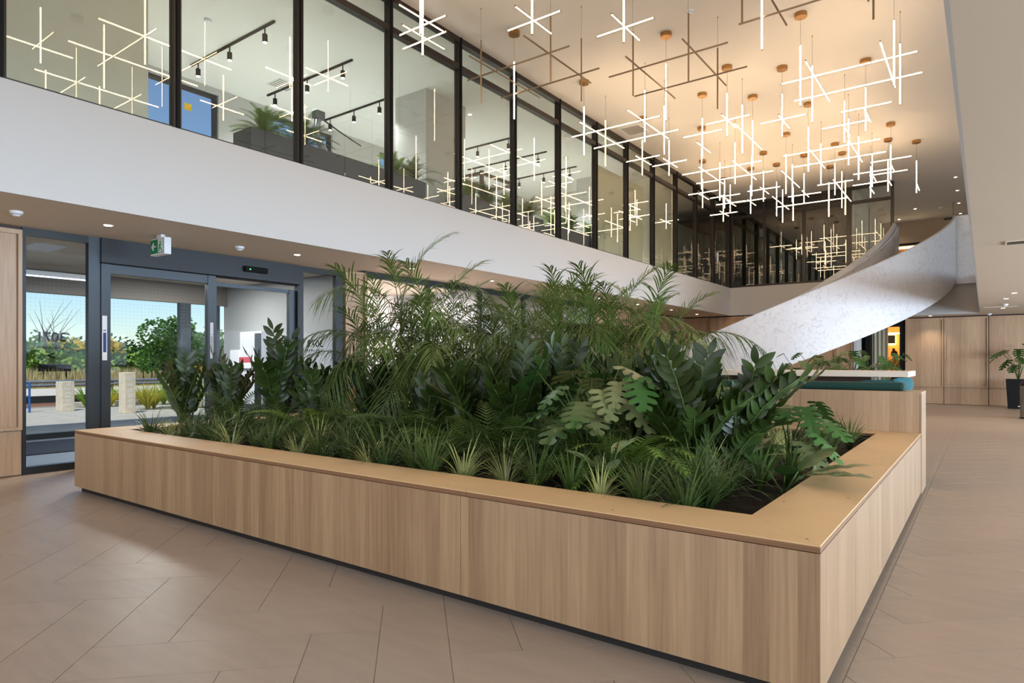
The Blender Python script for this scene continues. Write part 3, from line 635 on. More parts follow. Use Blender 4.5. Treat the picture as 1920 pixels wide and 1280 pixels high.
for (x, y), lab in (((-4.12, 13.79), 'bright pendant of two upright rods and one long slanting rod, nearest of four'), ((-4.18, 17.74), 'bright pendant of two upright rods and one long slanting rod, second nearest'),
                    ((-5.05, 20.3), 'far pendant of two upright rods and one long rod before the dark glass, left one'), ((-3.28, 20.3), 'far pendant of two upright rods and one long rod before the dark glass, right one')):
    V, XR_, YR_ = gE(x, y); pendant('E', V[1][:2] if y < 14 else (x, y), V, XR_, YR_, lab)
pendant('F', (-3.80, 21.5), [(-4.80, 21.25, 1.05), (-3.80, 21.3, 1.05)], [(-4.28, 21.28, 6.27, 2.03)], [], 'farthest pendant with one long level rod before the dark glass')
for a, b, lab, z in (((-1.90, 14.35), (-2.35, 14.84), 'double cross pendant right below the largest bright one', (6.42, 6.25)), ((-6.73, 14.52), (-6.22, 14.94), 'double cross pendant close to the glass wall, middle distance', (6.35, 6.3)),
                     ((-1.90, 18.53), (-2.37, 19.05), 'double cross pendant in the stack at the right, nearer one', (6.45, 6.25)), ((-6.73, 18.67), (-6.21, 19.07), 'double cross pendant at the glass corner, nearer one', (6.4, 6.28)),
                     ((-2.09, 19.80), (-2.56, 20.25), 'double cross pendant in the stack at the right, farther one', (6.45, 6.2)), ((-5.80, 20.25), (-6.27, 19.78), 'double cross pendant at the glass corner, farther one', (6.35, 6.28)),
                     ((-6.72, 6.91), (-6.31, 6.45), 'bright double cross pendant nearest the camera, cut by the top edge', (6.17, 6.2))):
    pendant('D', a, *dd_(a, b, *z), lab)
for (x, y), lab, z in (((-4.19, 13.02), 'single cross pendant in the middle, left of its twin', (6.28, 6.24)), ((-3.30, 13.70), 'single cross pendant in the middle, right of its twin', (6.3, 6.24)), ((-5.06, 14.02), 'single cross pendant hanging above the glass corner', (6.47, 6.15)),
                       ((-5.07, 18.94), 'far single cross pendant, left of three', (6.3, 6.25)), ((-4.19, 19.86), 'far single cross pendant, middle of three', (6.2, 6.22)), ((-3.30, 19.35), 'far single cross pendant, right of three', (6.28, 6.26)),
                       ((-6.84, 20.87), 'lowest single cross pendant in the glass corner', (6.2, 6.2)), ((-5.06, 7.36), 'bright single cross pendant at the top edge, left of two', (6.13, 6.12)), ((-4.14, 8.32), 'bright single cross pendant at the top edge, right of two', (6.16, 6.14)),
                       ((-4.03, 3.66), 'single cross pendant outside the frame, mirrored at far left', (6.3, 6.2)), ((-4.05, 6.57), 'single cross pendant outside the frame, mirrored in the third glass bay', (6.3, 6.2)), ((-1.49, 20.4), 'lone small cross pendant at the far right, away from the others', (6.3, 6.1))):
    V_, X_, Y_ = kk(x, y, *z); pendant('K', (x, y), V_, [] if x > -1.6 and y > 20 else X_, Y_, lab)

# ------------------------------------------------------------------ upper room: tracks, planters, gym equipment
HEAD = MB().tube([(0, 0, -.30), (0, 0, -.16)], .045, 14).mesh('spot_head', M['black']); LENS = MB().tube([(0, 0, -.306), (0, 0, -.30)], .036, 14).mesh('lens', M['lamp'])
GYM = []
NECK = MB().tube([(0, 0, -.16), (0, 0, -.03)], .012, 6).mesh('neck', M['black'])
tracks = [(6.60, -12.84, -9.99), (8.35, -12.9, -10.03), (10.04, -13.1, -10.9), (13.75, -12.6, -9.95), (15.25, -12.9, -9.99), (16.95, -12.4, -10.02)]
for i, (y, a, b) in enumerate(tracks):
    t = thing('track_light', '%s black ceiling track with spotlights behind the glass, counted from the left' % ordinal(i), 'track light', ((a + b) / 2, y, ZC), 0, 'black track lights in the upper room')
    MB().box(-(b - a) / 2, (b - a) / 2, -.02, .02, -.035, 0).build('track', M['black'], t)
    for k in (-1, 0, 1):
        h = place('spot_head', HEAD, t, (k * (b - a) * .40, 0, 0)); place('neck', NECK, t, (k * (b - a) * .40, 0, 0)); place('lens', LENS, h)
        l = bpy.data.lights.new('track_spot_beam', 'SPOT'); l.energy = 130; l.spot_size = 2.3; l.spot_blend = .9; l.shadow_soft_size = .04; l.color = (.97, 1, .96)
        lo_ = bpy.data.objects.new('track_spot_beam', l); C.objects.link(lo_); lo_.parent = h; lo_.location = (0, 0, -.33)
# fern frond mesh (used upstairs and in the bed)
def strip_leaf(b, p0, d, up, L, w, droop, seg=3, mi=0, fold=0):
    """narrow blade from p0 along d, sagging"""
    d = Vector(d).normalized(); up = Vector(up); side = d.cross(up)
    side = side.normalized() if side.length > 1e-4 else Vector((1, 0, 0))
    vs = []
    for i in range(seg + 1):
        t = i / seg; p = Vector(p0) + d * (L * t) + Vector((0, 0, -droop * L * t * t)); ww = w * math.sin(PI * (.12 + .88 * t) ** .8) * .5 + .0004 if t < 1 else .0004
        vs += [p - side * ww, p + side * ww]
    b.add(vs, [(2 * i, 2 * i + 1, 2 * i + 3, 2 * i + 2) for i in range(seg)], mi)
def pinnate(name, L, n, leafL, leafW, arch, mats, ang=55, ldroop=.35, start=.12, seg=3, rachis=.004, vee=.25, rnd=0):
    """frond growing along +X from the origin, arching over"""
    b = MB(); rr = random.Random(n + int(L * 100)); pts = []
    for i in range(n + 1):
        t = i / n; a = math.radians(arch[0]) + (math.radians(arch[1]) - math.radians(arch[0])) * t
        pts.append((Vector(pts[-1][0]) + Vector((math.cos(a), 0, math.sin(a))) * (L / n) if pts else Vector((0, 0, 0)), a))
    b.tube([p for p, a in pts[::max(1, n // 8)]] + [pts[-1][0]], [rachis * (1 - .8 * k / (len(pts[::max(1, n // 8)]))) for k in range(len(pts[::max(1, n // 8)]) + 1)], 4, 1)
    for i in range(n + 1):
        t = i / n
        if t < start: continue
        p, a = pts[i]; fwd = Vector((math.cos(a), 0, math.sin(a))); up = Vector((-math.sin(a), 0, math.cos(a)))
        q = (t - start) / (1 - start); ll = leafL * (math.sin(PI * (.18 + .72 * q)) ** .7) * (1 + rr.uniform(-rnd, rnd))
        an = math.radians(ang * (1 - .45 * q) + rr.uniform(-8, 8) * (1 if rnd else 0))
        for sgn in (-1, 1):
            dv = fwd * math.cos(an) + Vector((0, sgn, 0)) * math.sin(an) + up * vee
            strip_leaf(b, p, dv, up, ll, leafW, ldroop * (1 + rr.uniform(-rnd, rnd)), seg)
    return b.mesh(name, mats)
FERN = [pinnate('fern_frond', .62, 24, .095, .024, (62, -30), [M['fern'], M['stem']], 70, .15, .1, 1, .003, .1), pinnate('fern_frond', .5, 20, .085, .024, (75, -10), [M['fern'], M['stem']], 70, .15, .1, 1, .003, .1)]
FERNL = [pinnate('fern_frond', .52, 20, .09, .028, (68, -25), [M['fern_light'], M['stem']], 70, .15, .1, 1, .003, .1)]
def fern(x, y, z, label, n=16, s=1.0, light=False, cat='fern', group=None, nm='potted_fern'):
    wild = .9 if n > 40 else .45
    t = thing(nm, label, cat, (x, y, z), R.uniform(0, 6), group)
    for k in range(n):
        me = R.choice(FERNL if light else FERN); sc = s * R.uniform(.75, 1.1)
        place('frond', me, t, (R.uniform(-.03, .03), R.uniform(-.03, .03), 0), (R.uniform(-.25, .25), R.uniform(-wild, .35), 2 * PI * k / n + R.uniform(-.2, .2)), (sc, sc, sc))
    return t
pb = [(5.55, 9.35), (10.5, 13.6), (14.1, 16.7)]
for i, (a, b) in enumerate(pb):
    t = thing('trough_planter', '%s long dark grey trough planter behind the upper glass wall, from the left' % ordinal(i), 'planter', group='trough planters upstairs')
    for q in ((-9.5, -9.0, a, a + .04), (-9.5, -9.0, b - .04, b), (-9.04, -9.0, a + .04, b - .04), (-9.5, -9.46, a + .04, b - .04)): box('side', (q[0], q[1], q[2], q[3], 4.0, 4.98), M['dark_grey'], t)
    box('soil', (-9.46, -9.04, a + .04, b - .04, 4.0, 4.92), M['soil'], t)
upf = [5.9, 6.6, 8.7, 9.2, 10.8, 11.5, 12.3, 13.2, 14.4, 15.2, 16.3]
for i, y in enumerate(upf):
    fern(-9.22, y, 4.92, '%s feathery fern in the dark trough planters behind the upper glass, from the left' % ordinal(i), 64, 1.1, light=(i % 2 == 0), nm='feathery_fern', group='ferns in the upstairs troughs')
t = thing('exercise_machine', 'dark curved machine arm with a cable behind the third glass bay', 'gym machine')
ax = -11.2; yb = y_at(600, ax)
MB().tube([(ax, yb + .9, 4.6), (ax, yb + .65, 5.3), (ax, yb + .15, 5.75), (ax, yb - .1, 6.1), (ax, yb - .05, 6.5)], [.09, .085, .08, .075, .07], 10).build('arm', M['dark_grey'], t, smooth=True)
box('head', (ax - .08, ax + .08, yb - .15, yb + .08, 6.45, 6.62), M['dark_grey'], t, .02)
MB().tube([(ax, yb, 6.5), (ax, yb + .5, 6.35), (ax, yb + 1.1, 6.2)], .015, 6).build('bar', M['black'], t)
box('base', (ax - .3, ax + .3, yb + .6, yb + 1.3, 4.0, 4.6), M['dark_grey'], t)
t = thing('power_rack', 'dark steel power rack behind the sixth glass bay', 'gym rack')
for x, y in ((-11.0, 12.6), (-11.0, 14.0), (-10.2, 12.6), (-10.2, 14.0)): box('upright', (x - .04, x + .04, y - .04, y + .04, 4.0, 6.2), M['bronze'], t)
for a in ((-11.0, -10.2, 12.57, 12.63), (-11.0, -10.2, 13.97, 14.03), (-11.03, -10.97, 12.64, 13.96), (-10.23, -10.17, 12.64, 13.96)): box('crossbar', (a[0], a[1], a[2], a[3], 6.1, 6.18), M['bronze'], t)
t = thing('exit_sign', 'green exit sign behind the upper glass wall near the corner', 'exit sign'); box('housing', (-9.2, -9.12, 21.5, 21.9, 6.5, 6.75), M['paper'], t); box('face', (-9.12, -9.11, 21.52, 21.88, 6.52, 6.73), M['green'], t); box('hanger', (-9.17, -9.15, 21.68, 21.72, 6.75, ZC), M['cable'], t)
t = thing('exit_sign', 'green exit sign cut by the top edge behind the second mullion', 'exit sign'); box('housing', (-8.9, -8.6, 5.1, 5.16, 6.88, 7.08), M['paper'], t); box('face', (-8.89, -8.61, 5.09, 5.10, 6.9, 7.06), M['green'], t); box('hanger', (-8.76, -8.74, 5.12, 5.14, 7.08, ZC), M['cable'], t)
tag(box('yellow_sticker', (-13.60, -13.595, 6.85, 7.0, 6.72, 6.86), M['yellow']), 'small yellow sticker on the blue upper window', 'sticker')

# ------------------------------------------------------------------ helical stair
SCX, SCY = -6.36, 24.48; RO, RI = 5.625, 3.915
BX = (math.cos(YAW), math.sin(YAW)); BF = (-math.sin(YAW), math.cos(YAW))   # stair angles are measured from the facing direction
def sp(th, r):
    a = math.radians(th); la = r * math.sin(a); fo = -r * math.cos(a); return (SCX + BX[0] * la + BF[0] * fo, SCY + BX[1] * la + BF[1] * fo)
def ztop(th): return 3.785 + .04104 * th
def zbot(th): return max(.0, 1.922 + .03825 * th)
TH0, TH1 = -62.0, 52.5
stair = thing('curved_staircase', 'curved staircase with white marbled solid balustrades rising to the right', 'staircase')
def band(name, r0, r1, n=96):
    b = MB(); vs = []
    for i in range(n + 1):
        th = TH0 + (TH1 - TH0) * i / n; z0, z1 = zbot(th), ztop(th)
        for r, z in ((r0, z0), (r1, z0), (r1, z1), (r0, z1)): x, y = sp(th, r); vs.append((x, y, z))
    fs = [(0, 1, 2, 3), tuple(4 * n + k for k in (3, 2, 1, 0))]
    for i in range(n):
        for k in range(4): fs.append((4 * i + k, 4 * i + 4 + k, 4 * i + 4 + (k + 1) % 4, 4 * i + (k + 1) % 4))
    b.add(vs, fs); ob = b.build(name, M['marble'], stair); return ob
o1 = band('outer_balustrade', RO - .06, RO); o2 = band('inner_balustrade', RI, RI + .07)
for me in (o1.data, o2.data):
    bm_ = bmesh.new(); bm_.from_mesh(me); bmesh.ops.recalc_face_normals(bm_, faces=bm_.faces); bm_.to_mesh(me); bm_.free()
def ribbon(name, ra, rb, f, n, mat, thick):
    b = MB(); vs = []
    for i in range(n + 1):
        th = TH0 + (TH1 - TH0) * i / n; z = f(th)
        for r, zz in ((ra, z), (rb, z), (rb, z + thick), (ra, z + thick)): x, y = sp(th, r); vs.append((x, y, zz))
    fs = [(0, 1, 2, 3), tuple(4 * n + k for k in (3, 2, 1, 0))]
    for i in range(n):
        for k in range(4): fs.append((4 * i + k, 4 * i + 4 + k, 4 * i + 4 + (k + 1) % 4, 4 * i + (k + 1) % 4))
    b.add(vs, fs); ob = b.build(name, mat, stair)
    bm_ = bmesh.new(); bm_.from_mesh(ob.data); bmesh.ops.recalc_face_normals(bm_, faces=bm_.faces); bm_.to_mesh(ob.data); bm_.free(); return ob
ribbon('outer_cap', RO - .068, RO + .004, lambda th: ztop(th), 96, M['white'], .012)
ribbon('inner_cap', RI - .004, RI + .078, lambda th: ztop(th), 96, M['white'], .012)
ribbon('underside', RI + .07, RO - .06, lambda th: max(.01, zbot(th) + .03), 96, M['white'], .05)
NT = 23
for k in range(NT):
    ta = TH0 + 2 + (TH1 - TH0 - 2) * k / NT; tb = TH0 + 2 + (TH1 - TH0 - 2) * (k + 1) / NT; z = max(.17 * (k + 1), zbot(tb) + .28)
    b = MB(); vs = []
    for th in (ta, tb):
        for r, zz in ((RI + .07, z - .17), (RO - .06, z - .17), (RO - .06, z), (RI + .07, z)): x, y = sp(th, r); vs.append((x, y, zz))
    b.add(vs, [(0, 1, 2, 3), (7, 6, 5, 4), (0, 4, 5, 1), (1, 5, 6, 2), (2, 6, 7, 3), (3, 7, 4, 0)]); b.build('step', M['tile'], stair)
hp = [sp(TH0 + (TH1 - TH0) * i / 60, RI + .16) + (ztop(TH0 + (TH1 - TH0) * i / 60) - .14,) for i in range(61)]
hr = MB().tube(hp, .02, 8).build('handrail', M['white'], stair, smooth=True)
for i in range(4, 60, 9):
    a = Vector(hp[i]); x, y = sp(TH0 + (TH1 - TH0) * i / 60, RI + .07); MB().tube([a - Vector((0, 0, .02)), a - Vector((0, 0, .07)), (x, y, a.z - .08)], .008, 6).build('rail_bracket', M['white'], stair)
ex, ey = sp(TH1, RO)
b = MB().box(ex, .3, 24.42, 24.48, 3.83, ztop(TH1)); b.build('landing_balustrade', M['marble'], stair)
box('landing_cap', (ex, .3, 24.41, 24.49, ztop(TH1), ztop(TH1) + .012), M['white'], stair)
ix, iy = sp(TH1, RI + .03)
b = MB().box(ix - .04, ix + .04, iy, iy + 1.2, 4.0, ztop(TH1)); b.build('landing_return', M['marble'], stair)

# ------------------------------------------------------------------ far right: white column, lit doorway, person
struct('column_3', MB().cyl(-3.72, 25.35, 0, ZR, .24, 32), M['white'])
struct('wall_back_middle', MB().box(-9.6, -3.3, 28.9, 29.0, 0, ZL2), plain('dark_glass_wall', (36, 38, 40), .3))
struct('column_4', MB().box(-3.36, -3.22, 25.3, 25.9, 0, ZR), M['black'])
curtain('drawn_curtain', [(-3.25, 26.0), (-2.74, 26.0)], .02, 2.88, .04, 4, M['curtain'], 'beige floor-length curtain left of the glowing doorway')
struct('wall_lit_room', MB().box(-3.4, -2.2, 28.6, 28.7, 0, 2.9).box(-2.30, -2.2, 25.8, 28.6, 0, 2.9).box(-3.4, -3.3, 26.2, 28.6, 0, 2.9), M['amber'])
struct('trim_4', MB().box(-3.22, -2.2, 25.62, 25.68, 2.6, ZR).box(-2.36, -2.21, 25.60, 25.72, 0, 2.6), M['black'])
t = thing('cove_light_strip', 'thin glowing strip at the top of the lit doorway', 'light strip'); box('diffuser', (-3.0, -2.32, 27.4, 27.46, 2.42, 2.46), M['strip_glow'], t)
t = thing('wall_sconce', 'square black wall sconce with a warm halo in the lit doorway', 'wall lamp')
sx = x_at(1671, 28.5)
box('plate', (sx - .13, sx + .13, 28.48, 28.54, 2.10, 2.42), M['black'], t); box('glow_panel', (sx - .15, sx + .15, 28.54, 28.57, 2.05, 2.47), M['sconce_glow'], t)
ll = bpy.data.lights.new('lit_room_lamp', 'POINT'); ll.energy = 30; ll.color = (1, .76, .48); ll.shadow_soft_size = .15
lo = bpy.data.objects.new('lit_room_lamp', ll); C.objects.link(lo); lo.location = (-2.75, 27.6, 2.2)
def person(x, y, rz, label):
    t = thing('person', label, 'person', (x, y, 0), rz)
    def skin(name, verts, edges, radii, mat, sub=1):
        me = bpy.data.meshes.new(name); me.from_pydata(verts, edges, []); me.materials.append(mat)
        ob = bpy.data.objects.new(name, me); C.objects.link(ob); ob.parent = t
        ob.modifiers.new('skin', 'SKIN'); sd = ob.modifiers.new('sub', 'SUBSURF'); sd.levels = sd.render_levels = sub
        for i, r_ in enumerate(radii): me.skin_vertices[0].data[i].radius = r_ if isinstance(r_, tuple) else (r_, r_); me.skin_vertices[0].data[i].use_root = (i == 0)
        return ob
    v = [(0, 0, .95), (0, 0, 1.12), (0, 0, 1.32), (0, 0, 1.45), (0, 0, 1.53), (0, -.01, 1.60), (0, -.01, 1.70),
         (.10, 0, .88), (.11, -.01, .50), (.11, .02, .09), (.11, -.12, .04), (-.10, 0, .88), (-.11, .02, .50), (-.11, .04, .09), (-.11, -.10, .04),
         (.18, 0, 1.42), (.24, .02, 1.15), (.22, -.10, .93), (.22, -.16, .87), (-.18, 0, 1.42), (-.24, .02, 1.15), (-.22, -.10, .93), (-.22, -.16, .87)]
    ed = [(0, 1), (1, 2), (2, 3), (3, 4), (4, 5), (5, 6), (0, 7), (7, 8), (8, 9), (9, 10), (0, 11), (11, 12), (12, 13), (13, 14), (3, 15), (15, 16), (16, 17), (17, 18), (3, 19), (19, 20), (20, 21), (21, 22)]
    ra = [(.15, .11), (.13, .10), (.16, .11), (.12, .08), .052, (.075, .09), (.072, .088), .09, .062, .038, .035, .09, .062, .038, .035, .055, .042, .03, .032, .055, .042, .03, .032]
    skin('body', v, ed, ra, M['skin'])
    skin('shirt', v[0:4] + [v[15], v[16], v[19], v[20]], [(0, 1), (1, 2), (2, 3), (3, 4), (4, 5), (3, 6), (6, 7)], [(.165, .125), (.145, .115), (.175, .125), (.13, .09), .066, .052, .066, .052], M['yellow'])
    skin('trousers', [v[0], v[7], v[8], v[9], v[11], v[12], v[13]], [(0, 1), (1, 2), (2, 3), (0, 4), (4, 5), (5, 6)], [(.16, .12), .10, .074, .06, .10, .074, .06], M['trouser'])
    b = MB(); b.lathe([(0, .12), (.06, .11), (.10, .05), (.105, -.02), (.09, -.08), (.05, -.10)], 14, (0, .015, 1.68)); b.build('hair', M['hair'], t, smooth=True)
    b = MB(); b.lathe([(0, .05), (.035, .04), (.05, 0), (.035, -.04), (0, -.05)], 10, (0, .06, 1.83)); b.build('hair_bun', M['hair'], t, smooth=True)
    for sx_ in (-1, 1):
        h = MB()
        for k in range(4): h.tube([(sx_ * .22 + (k - 1.5) * .018, -.17, .85), (sx_ * .22 + (k - 1.5) * .02, -.19, .81), (sx_ * .22 + (k - 1.5) * .02, -.185, .77 + .01 * abs(k - 1))], .008, 6)
        h.tube([(sx_ * .19, -.16, .87), (sx_ * .17, -.18, .83)], .009, 6); h.build('hand_fingers', M['skin'], t, smooth=True)
person(x_at(1677, 26.2), 26.2, .5, 'person with dark pinned-up hair and a yellow top standing in the glowing doorway')

# ------------------------------------------------------------------ the big planter box
PX0, PX1, PY0, PY1, PH = -7.95, -.535, 2.82, 7.86, .66
pl = thing('planter_box', 'long low ash-wood planter box with a birch plywood rim', 'planter')
front = [-7.95, -6.16, -4.30, -2.44, -.55]
for i in range(4): box('front_panel', (front[i] + .0015, front[i + 1] - .0015, PY0, PY0 + .018, .055, PH - .034), M['wood'], pl)
WS = wood('ash_laminate_lit', (206, 196, 186), (176, 164, 152), .16)  # paler copy with cool daylight put into its colour; unused
side = [2.82, 4.53, 6.24, 7.86]
for i in range(3): box('side_panel', (PX1 - .018, PX1, side[i] + .0015, side[i + 1] - .0015, .055, PH - .034), M['wood'], pl)
for i in range(3): box('side_panel', (PX0, PX0 + .018, side[i] + .02, side[i + 1] - .0015, .055, PH - .034), M['wood'], pl)
box('plinth', (PX0 + .05, PX1 - .05, PY0 + .05, PY1, 0, .055), M['kick'], pl)
IX0, IX1, IY0, IY1 = -7.57, -.91, 3.20, 7.60
seam = -2.44 + .04
def rim(name, poly):
    b = MB().prism(poly, PH - .006, PH).build(name, M['ply'], pl)
    MB().prism(poly, PH - .030, PH - .006).build('rim_core', M['ply_edge'], b)
g = .0012
rim('rim_board', [(PX0, PY0), (seam - g, PY0), (seam - g, IY0), (IX0, IY0)])
rim('rim_board', [(seam + g, PY0), (PX1, PY0), (IX1, IY0), (seam + g, IY0)])
ym = 5.4
rim('rim_board', [(PX1, PY0 + g * 2), (PX1, ym - g), (IX1, ym - g), (IX1, IY0 + g * 2)])
rim('rim_board', [(PX1, ym + g), (PX1, PY1), (IX1, PY1), (IX1, ym + g)])
rim('rim_board', [(IX1 - g, PY1), (IX1 - g, IY1), (IX0 + g, IY1), (IX0 + g, PY1)])
rim('rim_board', [(PX0, PY0 + 2 * g), (IX0, IY0 + 2 * g), (IX0, PY1), (PX0, PY1)])
for a in ((IX0 - .015, IX0, IY0, IY1), (IX1, IX1 + .015, IY0, IY1), (IX0, IX1, IY0 - .015, IY0), (IX0, IX1, IY1, IY1 + .015)): box('liner', (a[0], a[1], a[2], a[3], .3, PH - .03), M['kick'], pl)
sb = MB(); nx, ny = 70, 46; vs = []
for j in range(ny + 1):
    for i in range(nx + 1): vs.append((IX0 + (IX1 - IX0) * i / nx, IY0 + (IY1 - IY0) * j / ny, .555 + R.uniform(-.018, .018)))
sb.add(vs, [(j * (nx + 1) + i, j * (nx + 1) + i + 1, (j + 1) * (nx + 1) + i + 1, (j + 1) * (nx + 1) + i) for j in range(ny) for i in range(nx)])
sb.build('soil', M['soil'], pl)
scr = MB()
for (x, y) in [(-.60, 2.9), (-.60, 3.9), (-.60, 4.9), (-.60, 5.3), (-.86, 3.6), (-.86, 4.8)] + [(-1.5 - k * 1.1, 2.89) for k in range(6)]: scr.cyl(x, y, PH, PH + .0008, .006, 8)
scr.build('screw_heads', M['cable'], pl)['kind'] = 'stuff'

# bench block behind, velvet seat, counter
bb = thing('bench_block', 'tall ash-wood block closing the far side of the planter', 'bench')
edges = [-7.95, -6.7, -5.45, -4.2, -2.95, -1.7, -.55]
for i in range(6): box('front_panel', (edges[i] + .001, edges[i + 1] - .001, 7.86, 7.88, 0 if i < 0 else .0, 1.065), M['wood_wall'], bb)
box('end_panel', (-.55, -.53, 7.86, 8.46, .03, 1.065), M['wood'], bb); box('top_board', (-7.95, -.53, 7.86, 8.46, 1.065, 1.083), M['wood_wall'], bb)
box('core', (-7.93, -.551, 7.881, 8.45, .0, 1.064), M['dark_wood'], bb)
sf = thing('velvet_sofa', 'long dark green velvet sofa behind the planter', 'sofa')
box('back_cushion', (-4.3, -.70, 8.10, 8.34, 1.083, 1.172), M['velvet'], sf, .035)
box('seat', (-4.3, -.62, 8.47, 9.3, 0, .45), M['velvet'], sf, .04)
def pillow(name, cx, cy, cz, w, h, d, rz, mat, label, rx=.35):
    b = MB(); n = 10; vs = []; fs = []
    for s_ in (1, -1):
        base = len(vs)
        for j in range(n + 1):
            for i in range(n + 1):
                u, v = i / n * 2 - 1, j / n * 2 - 1; k = (1 - u ** 4) * (1 - v ** 4); vs.append((u * w / 2 * (1 - .06 * v * v), s_ * d / 2 * k ** .5, v * h / 2 * (1 - .06 * u * u)))
        for j in range(n):
            for i in range(n):
                q = (base + j * (n + 1) + i, base + j * (n + 1) + i + 1, base + (j + 1) * (n + 1) + i + 1, base + (j + 1) * (n + 1) + i); fs.append(q if s_ > 0 else q[::-1])
    b.add(vs, fs); ob = b.build(name, mat, smooth=True); ob.location = (cx, cy, cz); ob.rotation_euler = (rx, 0, rz); return tag(ob, label, 'cushion')
pillow('throw_cushion', -.80, 8.60, 1.06, .34, .34, .15, 1.1, M['teal'], 'teal velvet cushion leaning at the right end of the green sofa')
pillow('throw_cushion', -1.05, 8.95, 1.04, .40, .30, .14, .2, M['teal'], 'teal velvet cushion lying behind the end cushion of the sofa')
ct = thing('counter', 'pale counter with a thick top and dark brown front behind the sofa', 'counter')
box('top', (-6.9, -.86, 10.45, 11.6, 1.185, 1.265), plain('pale_counter_laminate', (222, 206, 190), .5), ct, .003); box('front', (-6.8, -1.35, 10.75, 10.78, 0, 1.195), M['dark_wood'], ct); box('end', (-1.45, -1.40, 10.78, 11.5, 0, 1.195), M['dark_wood'], ct)
box('back', (-6.8, -1.45, 11.45, 11.5, 0, 1.195), M['dark_wood'], ct)

# ------------------------------------------------------------------ foliage meshes
def leaf_mesh(name, L, W, curl, mats, seg=6, point=1.0, fold=.18, wave=0):
    """broad leaf along +X, stem end at the origin"""
    b = MB(); vs = []
    for i in range(seg + 1):
        t = i / seg; w = W / 2 * (math.sin(PI * min(1, t ** point))) ** .75 if 0 < t < 1 else .0015
        x = L * (t - .12 * curl * t * t); z = -curl * L * .35 * t * t
        for s_ in (-1, 0, 1): vs.append((x, s_ * w, z + (abs(s_) * fold * w if s_ else -.0) + (wave * math.sin(i * 2.2) * w if s_ else 0)))
    fs = []
    for i in range(seg):
        for k in (0, 1): fs.append((3 * i + k, 3 * i + 3 + k, 3 * i + 4 + k, 3 * i + 1 + k))
    b.add(vs, fs); return b.mesh(name, mats, True)
ZL_ = [leaf_mesh('leaf', .155, .060, .5, M['zz'], 6, .85), leaf_mesh('leaf', .135, .056, .8, M['zz'], 6, .8), leaf_mesh('leaf', .170, .062, .2, M['zz'], 6, .9)]
def frame_from(p, d, up):
    d = d.normalized(); y = up.cross(d); y = y.normalized() if y.length > 1e-4 else Vector((0, 1, 0)); z = d.cross(y)
    m = Matrix((d, y, z)).transposed().to_4x4(); m.translation = p; return m
def zz_plant(x, y, z, label, stems, s=1.0, name='zz_plant', group=None, leaves=None, pairs=9):
    t = thing(name, label, 'plant', (x, y, z), 0, group)
    for (az, lean, L) in stems:
        L *= s; a = math.radians(az); n = 12; pts = []; tilt0 = math.radians(lean * .25); tilt1 = math.radians(lean * 1.35); p = Vector((R.uniform(-.06, .06), R.uniform(-.06, .06), 0))
        dirs = []
        for i in range(n + 1):
            ti = tilt0 + (tilt1 - tilt0) * i / n; d = Vector((math.cos(a) * math.sin(ti), math.sin(a) * math.sin(ti), math.cos(ti)))
            pts.append(p.copy()); dirs.append(d); p = p + d * (L / n)
        st = MB().tube(pts[::2], [.014 * (1 - .75 * k / 6) for k in range(7)], 5).build('stem', M['stem'], t, smooth=True)
        roll = R.uniform(-.6, .6)
        for k in range(pairs * 2 + 1):
            q = .26 + .74 * k / (pairs * 2); i = min(n - 1, int(q * n)); f = q * n - i; pp = pts[i].lerp(pts[i + 1], f) if i < n else pts[n]; d = dirs[i]
            sd = d.cross(Vector((math.sin(a + roll), -math.cos(a + roll), .1))).normalized() if k % 2 else -d.cross(Vector((math.sin(a + roll), -math.cos(a + roll), .1))).normalized()
            side_v = d.cross(sd).normalized() if False else sd
            lat = Vector((-math.sin(a + roll), math.cos(a + roll), 0)) * (1 if k % 2 else -1)
            dv = d * (.82 if k < pairs * 2 else 3) + lat * .85 + Vector((R.uniform(-.15, .15), R.uniform(-.15, .15), R.uniform(-.1, .12)))
            upv = (d.cross(lat) * (1 if k % 2 else -1)) * -1 + Vector((0, 0, .3))
            m = frame_from(pp, dv, upv); sc = s * (1.0 - .35 * abs(q - .6)) * R.uniform(.85, 1.15)
            place('leaf', R.choice(leaves or ZL_), st, mat=m @ Matrix.Scale(sc, 4))
    return t
def stems(n, l0, l1, lean0, lean1, az0=0, az1=360):
    return [(az0 + (az1 - az0) * (k + R.uniform(.2, .8)) / n, R.uniform(lean0, lean1), R.uniform(l0, l1)) for k in range(n)]
def bed(u, Y): return x_at(u, Y)
ZB = .55
